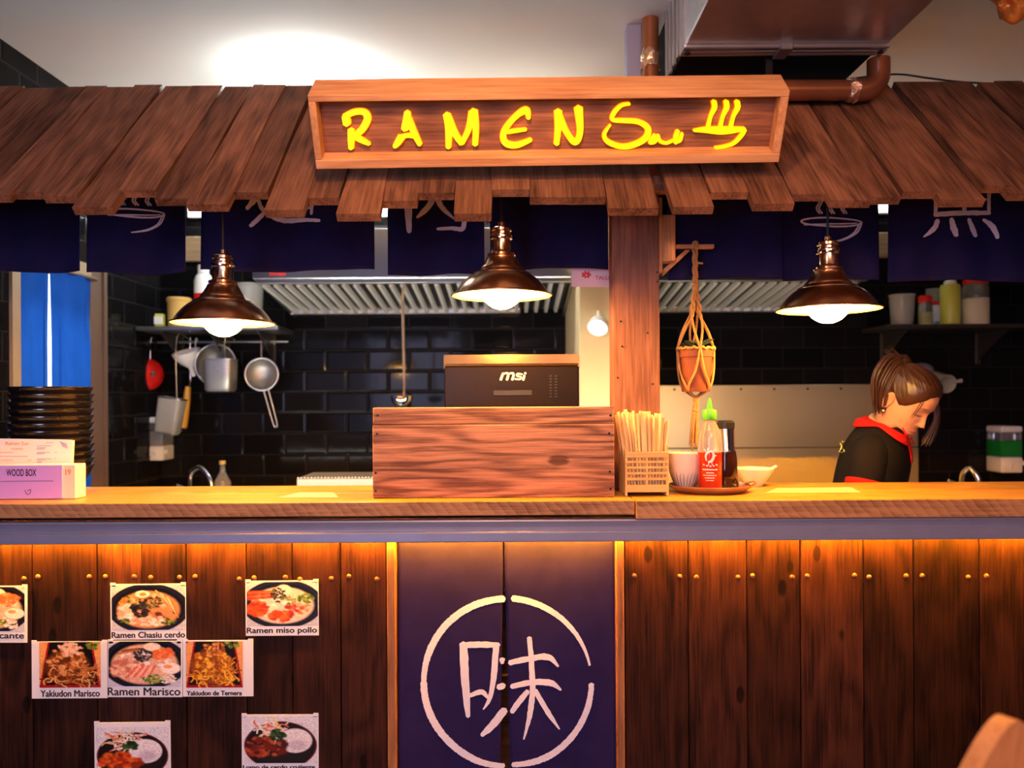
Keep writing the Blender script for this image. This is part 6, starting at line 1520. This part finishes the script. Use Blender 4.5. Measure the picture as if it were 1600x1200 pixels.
sh_f = BP(.158, -.004, 1.178); el_f = BP(.20, -.01, .985); wr_f = BP(.09, .22, .955)
for shd, el, wr, sd in ((sh_n, el_n, wr_n, 1), (sh_f, el_f, wr_f, -1)):
    n0 = len(bm.verts)
    tube(bm, [shd, shd.lerp(el, .5), el, el.lerp(wr, .35), el.lerp(wr, .75), wr], [.047, .042, .036, .037, .030, .025], 16, 5)
    fw_ = (Fb + Sb * (.12 * sd) + Vector((0, 0, -.1))).normalized(); hand(wr, fw_, Vector((0, 0, 1)), Sb * sd)
# legs
for s in (-1, 1):
    hp = torso_c(.80) + Sb * (.085 * s); kn = hp + Vector((.02, 0, -.38)); kn.z = .45; an = kn + Vector((-.03, 0, 0)); an.z = .07
    tube(bm, [hp, hp.lerp(kn, .5), kn, kn.lerp(an, .4), an], [.082, .070, .050, .048, .034], 16, 4)
for v in bm.verts:
    if v[lay][3] < .5: v[lay] = (*SKIN, 1)
person = thing('person', 'woman in a black polo shirt with red collar looking down behind the counter', 'person', (NB.x, NB.y, 0))
body = mk('body', bm, M['skin'], person, 180)
# polo shirt: torso and sleeves
bm = B(); rows = []
SC_ = [(1.275, .062, .058, .062), (1.266, .088, .068, .076), (1.245, .124, .078, .088), (1.205, .172, .095, .100), (1.16, .186, .114, .106), (1.08, .176, .124, .102), (1.0, .158, .114, .098), (.92, .165, .112, .108), (.86, .176, .118, .125)]
for z, w, f, b in SC_:
    row = []
    for th in [2 * PI * k / 64 for k in range(64)]:
        cc_, ss = math.cos(th), math.sin(th); ex = 2.3; rr = (abs(cc_) ** ex + abs(ss) ** ex) ** (-1 / ex)
        wr_ = 1 + .022 * math.sin(th * 5 + z * 40) * max(0, min(1, (1.2 - z) * 6)) * .6
        row.append(bm.verts.new(torso_c(z) + Vector((0, 0, -.012 * max(0, cc_) * (z > 1.26))) + Sb * (w * ss * rr * wr_) + Fb * ((f if cc_ >= 0 else b) * cc_ * rr * wr_)))
    rows.append(row)
for a, b in zip(rows, rows[1:]):
    for k in range(64): bm.faces.new((a[k], b[k], b[(k + 1) % 64], a[(k + 1) % 64]))
for shd, el in ((sh_n, el_n), (sh_f, el_f)):
    e = shd.lerp(el, .46); ctr = torso_c(1.225)
    ins = shd.lerp(ctr, .42) + Vector((0, 0, .006))
    tube(bm, [ins, shd + Vector((0, 0, .004)), shd.lerp(el, .25), e], [.045, .058, .059, .055], 28, 6)
shirt_v = [v.co.copy() for v in bm.verts]; bm.verts.index_update(); shirt_f = [[v.index for v in f.verts] for f in bm.faces]
ob = mk('polo_shirt', bm, M['blackcloth'], person, 180, label='black polo shirt')
ms = ob.modifiers.new('sub', 'SUBSURF'); ms.levels = 1; ms.render_levels = 1
for shd, el in ((sh_n, el_n), (sh_f, el_f)):
    a = shd.lerp(el, .43); b = shd.lerp(el, .52); bm = B(); tube(bm, [a, a.lerp(b, .15), a.lerp(b, .85), b], [.0572, .0585, .0585, .0570], 28); mk('sleeve_cuff', bm, M['redcloth'], person, 60, label='red sleeve cuff')
# red collar: folded band round the neck with two points in front, and red placket
def surf(z, th, off):
    r = SC_[0][1:]
    for a_, b_ in zip(SC_, SC_[1:]):
        if b_[0] <= z <= a_[0]: t_ = (a_[0] - z) / (a_[0] - b_[0]); r = tuple(p + (q - p) * t_ for p, q in zip(a_[1:], b_[1:]))
    w, f, b = r; cc_, ss = math.cos(th), math.sin(th); rr = (abs(cc_) ** 2.3 + abs(ss) ** 2.3) ** (-1 / 2.3)
    return torso_c(z) + Sb * ((w * rr + off) * ss) + Fb * (((f if cc_ >= 0 else b) * rr + off) * cc_)
bm = B(); n = 48; rg = [[], [], [], []]
for k in range(n + 1):
    th = math.radians(16) + (2 * PI - math.radians(32)) * k / n           # gap in front
    cc_, ss = math.cos(th), math.sin(th); fr = max(0, cc_); bk_ = max(0, -cc_)
    zf = 1.274 + .022 * bk_ - .030 * fr ** 1.4; zl_ = 1.266 - .004 * bk_ - .068 * fr ** 1.6
    c = nk_top.lerp(NB, .82)
    nb_ = Sb * ss + Fb * cc_
    base = Vector((0, 0, zf)) + Vector((torso_c(zf).x, torso_c(zf).y, 0)) + nb_ * (.054 - .004 * bk_) + Fb * (.004 * cc_)
    rg[0].append(bm.verts.new(base - Vector((0, 0, .022)))); rg[1].append(bm.verts.new(base + nb_ * .004)); 
    o_ = surf(zl_, th, .009); mid = (base + nb_ * .012).lerp(o_, .45) + nb_ * .006 + Vector((0, 0, .006))
    rg[2].append(bm.verts.new(mid)); rg[3].append(bm.verts.new(o_))
for A, Bq in zip(rg, rg[1:]):
    for k in range(n): bm.faces.new((A[k], Bq[k], Bq[k + 1], A[k + 1]))
ob = mk('collar', bm, M['redcloth'], person, 180, label='red collar'); m = ob.modifiers.new('t', 'SOLIDIFY'); m.thickness = .004; m.offset = 1
bm = B()
def front_pt(z, s, off=.004):
    r = None
    for (z1, w1, f1, b1), (z2, w2, f2, b2) in zip(SC_, SC_[1:]):
        if z2 <= z <= z1: t = (z1 - z) / (z1 - z2); r = (w1 + (w2 - w1) * t, f1 + (f2 - f1) * t)
    w, f = r; a = math.asin(max(-1, min(1, s / w))); return torso_c(z) + Sb * s + Fb * (f * math.cos(a) + off)
g = [[bm.verts.new(front_pt(z, s)) for s in (-.024 * q, -.008 * q, .008 * q, .024 * q)] for z, q in ((1.262, 1.5), (1.235, 1.25), (1.20, 1), (1.17, .8), (1.145, .45))]
for A, Bq in zip(g, g[1:]):
    for k in range(3): bm.faces.new((A[k], A[k + 1], Bq[k + 1], Bq[k]))
ob = mk('placket', bm, M['redcloth'], person, 180, label='red button placket'); m = ob.modifiers.new('t', 'SOLIDIFY'); m.thickness = .003; m.offset = 0
# yellow logo on the upper back
bm = B()
from mathutils.bvhtree import BVHTree
tree = BVHTree.FromPolygons(shirt_v, shirt_f)
def onshirt(px, py):
    r_ = ray(px, py); h_ = tree.ray_cast(Vector((0, CAMY, CAMZ)), r_.normalized())[0]
    return (h_ if h_ else at(px, py, WD - .1)) - r_ * .002
for q in (((1312, 692), (1315, 697), (1313, 703)), ((1317, 690), (1316, 697), (1319, 704)), ((1311, 705), (1315, 707), (1319, 705))): tube(bm, [onshirt(*p) for p in q], .0020, 6, 3)
mk('logo_print', bm, M['oil'], person, 60, label='small yellow logo on the back')
# hair cap, ponytail, side lock
def hairline(th):
    a = abs(math.degrees(math.atan2(math.sin(th), math.cos(th))))
    tab = [(0, .082), (25, .074), (48, .044), (64, .014), (76, .004), (86, .014), (96, .030), (108, .004), (120, -.030), (150, -.058), (180, -.062)]
    for (a0, v0), (a1, v1) in zip(tab, tab[1:]):
        if a <= a1: return v0 + (v1 - v0) * (a - a0) / (a1 - a0)
    return -.062
tie = at(1408, 580, HC.y - CAMY); tie.y = HC.y - .01
tr_ = (tie - HC) / HS; CEN = Vector((0, -.005, .02)); tl_ = Vector((tr_.dot(Sv), tr_.dot(Fv), tr_.dot(Uv)))
dt_ = (tl_ - CEN).normalized()
def skull(d):
    lo, hi = .03, .20
    for _ in range(18):
        m_ = (lo + hi) / 2; p = CEN + d * m_; w, f, b = interp(HT, p.z); fb = max(1e-4, f if p.y > 0 else b)
        ins = p.z < .1255 and p.z > -.118 and (abs(p.y) / fb) ** 2.25 + (abs(p.x) / max(w, 1e-4)) ** 2.25 < 1
        lo, hi = (m_, hi) if ins else (lo, m_)
    return lo
bm = B(); NH = 300; rows = []
for j in range(34):
    q = j / 33; row = []
    for k in range(NH):
        th = -PI + 2 * PI * k / NH; h0 = hairline(th); S, F = face(th, h0)
        d0 = (Vector((S, F, h0)) - CEN).normalized(); d = d0.slerp(dt_, q * .97)
        off = .001 + .0100 * min(1, q * 5) ** .7 + (.0016 * noise.noise(Vector((k * .55, j * .03, 0))) + .0016 * noise.noise(Vector((k * .17, j * .05, 7)))) * min(1, q * 4)
        p = CEN + d * (skull(d) + off); row.append(bm.verts.new(H(p.x, p.y, p.z)))
    rows.append(row)
for a, b in zip(rows, rows[1:]):
    for k in range(NH): bm.faces.new((a[k], a[(k + 1) % NH], b[(k + 1) % NH], b[k]))
bm.faces.new(rows[-1])
mk('hair', bm, M['hair'], person, 180, label='brown hair pulled back')
tdir = (Uv * .75 - Fv * .65).normalized()
bm = B(); Q = tdir.to_track_quat('Z', 'Y').to_matrix()
pts = [tie + Q @ Vector((.021 * math.cos(2 * PI * k / 24), .021 * math.sin(2 * PI * k / 24), .004)) for k in range(25)]; tube(bm, pts, .009, 10, cap=False); mk('hair_tie', bm, M['tie'], person, 60, label='black hair tie')
bm = B(); cam_r = Vector((1, 0, 0))
pc1 = at(1386, 570, WD); pc2 = at(1364, 600, WD + .02); pc3 = at(1361, 640, WD + .03); pc1.y = tie.y; pc2.y = tie.y; pc3.y = tie.y + .01
for k in range(150):
    a = RND.uniform(0, 2 * PI); q = math.sqrt(RND.random())
    def off(r): return Vector((math.cos(a) * q * r, math.sin(a) * q * r, math.sin(a * 2 + 1) * q * r * .7))
    tube(bm, [tie + off(.016) - tdir * .01, tie + tdir * .03 + off(.024), pc1 + Vector((0, 0, .004)) + off(.032), pc2 + off(.033), pc3 + off(.019) + Vector((0, 0, RND.uniform(-.014, .035)))], [.004, .0048, .0046, .0038, .0006], 6, 4)
for k in range(12):
    a = RND.uniform(-.5, 1.2)
    s = tie + tdir * .03 + Vector((RND.uniform(-.02, .01), RND.uniform(-.015, .015), .012)); tube(bm, [s, s + Vector((-.02, 0, .016)), s + Vector((-.035 - .02 * RND.random(), RND.uniform(-.01, .01), .018 + .03 * RND.random()))], [.0014, .0011, .0004], 5, 3)
mk('ponytail', bm, M['hair'], person, 180, label='brown ponytail')
bm = B()
for k in range(90):
    dl = HC.y - CAMY + RND.uniform(-.005, .035); jx, jy = RND.uniform(-5, 5), RND.uniform(-4, 4)
    tube(bm, [at(1438 + jx, 598 + jy, dl), at(1453 + jx, 612 + jy, dl), at(1462 + jx * .8, 634 + jy, dl), at(1463 + jx * .9, 656 + jy, dl), at(1455 + jx * 1.4, 676 + jy, dl), at(1446 + jx * 1.5, 690 + jy * 2, dl)], [.0036, .004, .004, .0036, .003, .0006], 6, 4)
for k in range(2):
    th = math.radians(RND.uniform(-46, -40)); S, F = face(th, .055); r0 = H(S, F, .055) + Fv * .004; S2, F2 = face(th + .05, .0)
    tube(bm, [r0, H(S2 * 1.04, F2 * 1.05, .018), H(S2 * 1.02, F2 * 1.03, -.012 - .01 * RND.random())], [.0016, .0012, .0004], 5, 3)
mk('side_lock', bm, M['hair'], person, 180, label='loose lock of brown hair beside the face')
bm = B(); ellipsoid(bm, H(-.0815, -.006, -.042), .0042, .0042, .0042); mk('earring', bm, M['pearl'], person, 180, label='tiny white earring')
# trousers and shoes
bm = B()
rws = []
for z, w, f, b in ((.93, .160, .108, .106), (.86, .172, .112, .122), (.78, .170, .108, .118), (.74, .166, .10, .11)):
    rws.append([bm.verts.new(torso_c(z) + Sb * (w * math.sin(2 * PI * k / 40)) + Fb * ((f if math.cos(2 * PI * k / 40) > 0 else b) * math.cos(2 * PI * k / 40))) for k in range(40)])
for a, b in zip(rws, rws[1:]):
    for k in range(40): bm.faces.new((a[k], b[k], b[(k + 1) % 40], a[(k + 1) % 40]))
bm.faces.new(rws[-1])
for s in (-1, 1):
    hp = torso_c(.80) + Sb * (.085 * s); kn = hp + Vector((.02, 0, -.38)); kn.z = .45; an = kn + Vector((-.03, 0, 0)); an.z = .07
    tube(bm, [hp, hp.lerp(kn, .5), kn, kn.lerp(an, .4), an + Vector((0, 0, -.01))], [.090, .079, .062, .060, .056], 20, 4)
mk('trousers', bm, M['trouser'], person, 180, label='black trousers')
for s in (-1, 1):
    hp = torso_c(.80) + Sb * (.085 * s); an = Vector((hp.x - .01, hp.y, .0))
    bm = B(); tube(bm, [an + Fb * -.06 + Vector((0, 0, .035)), an + Fb * .0 + Vector((0, 0, .042)), an + Fb * .09 + Vector((0, 0, .034)), an + Fb * .17 + Vector((0, 0, .026))], [.030, .042, .038, .024], 16, 4)
    for v in bm.verts: v.co.z = max(.001, v.co.z)
    mk('shoe', bm, M['shoe'], person, 180)
# prep bench her hands rest over
t = thing('prep_bench', 'low steel prep bench in front of the woman, hidden behind the counter', 'bench', (2.05, .62, 0))
bm = B(); box(bm, 1.70, 2.40, .41, .86, .87, .90, .004); mk('top', bm, M['inox'], t)
for x in (1.74, 2.36):
    for y in (.45, .82):
        bm = B(); box(bm, x - .018, x + .018, y - .018, y + .018, .001, .869, .002); mk('leg', bm, M['inox'], t)
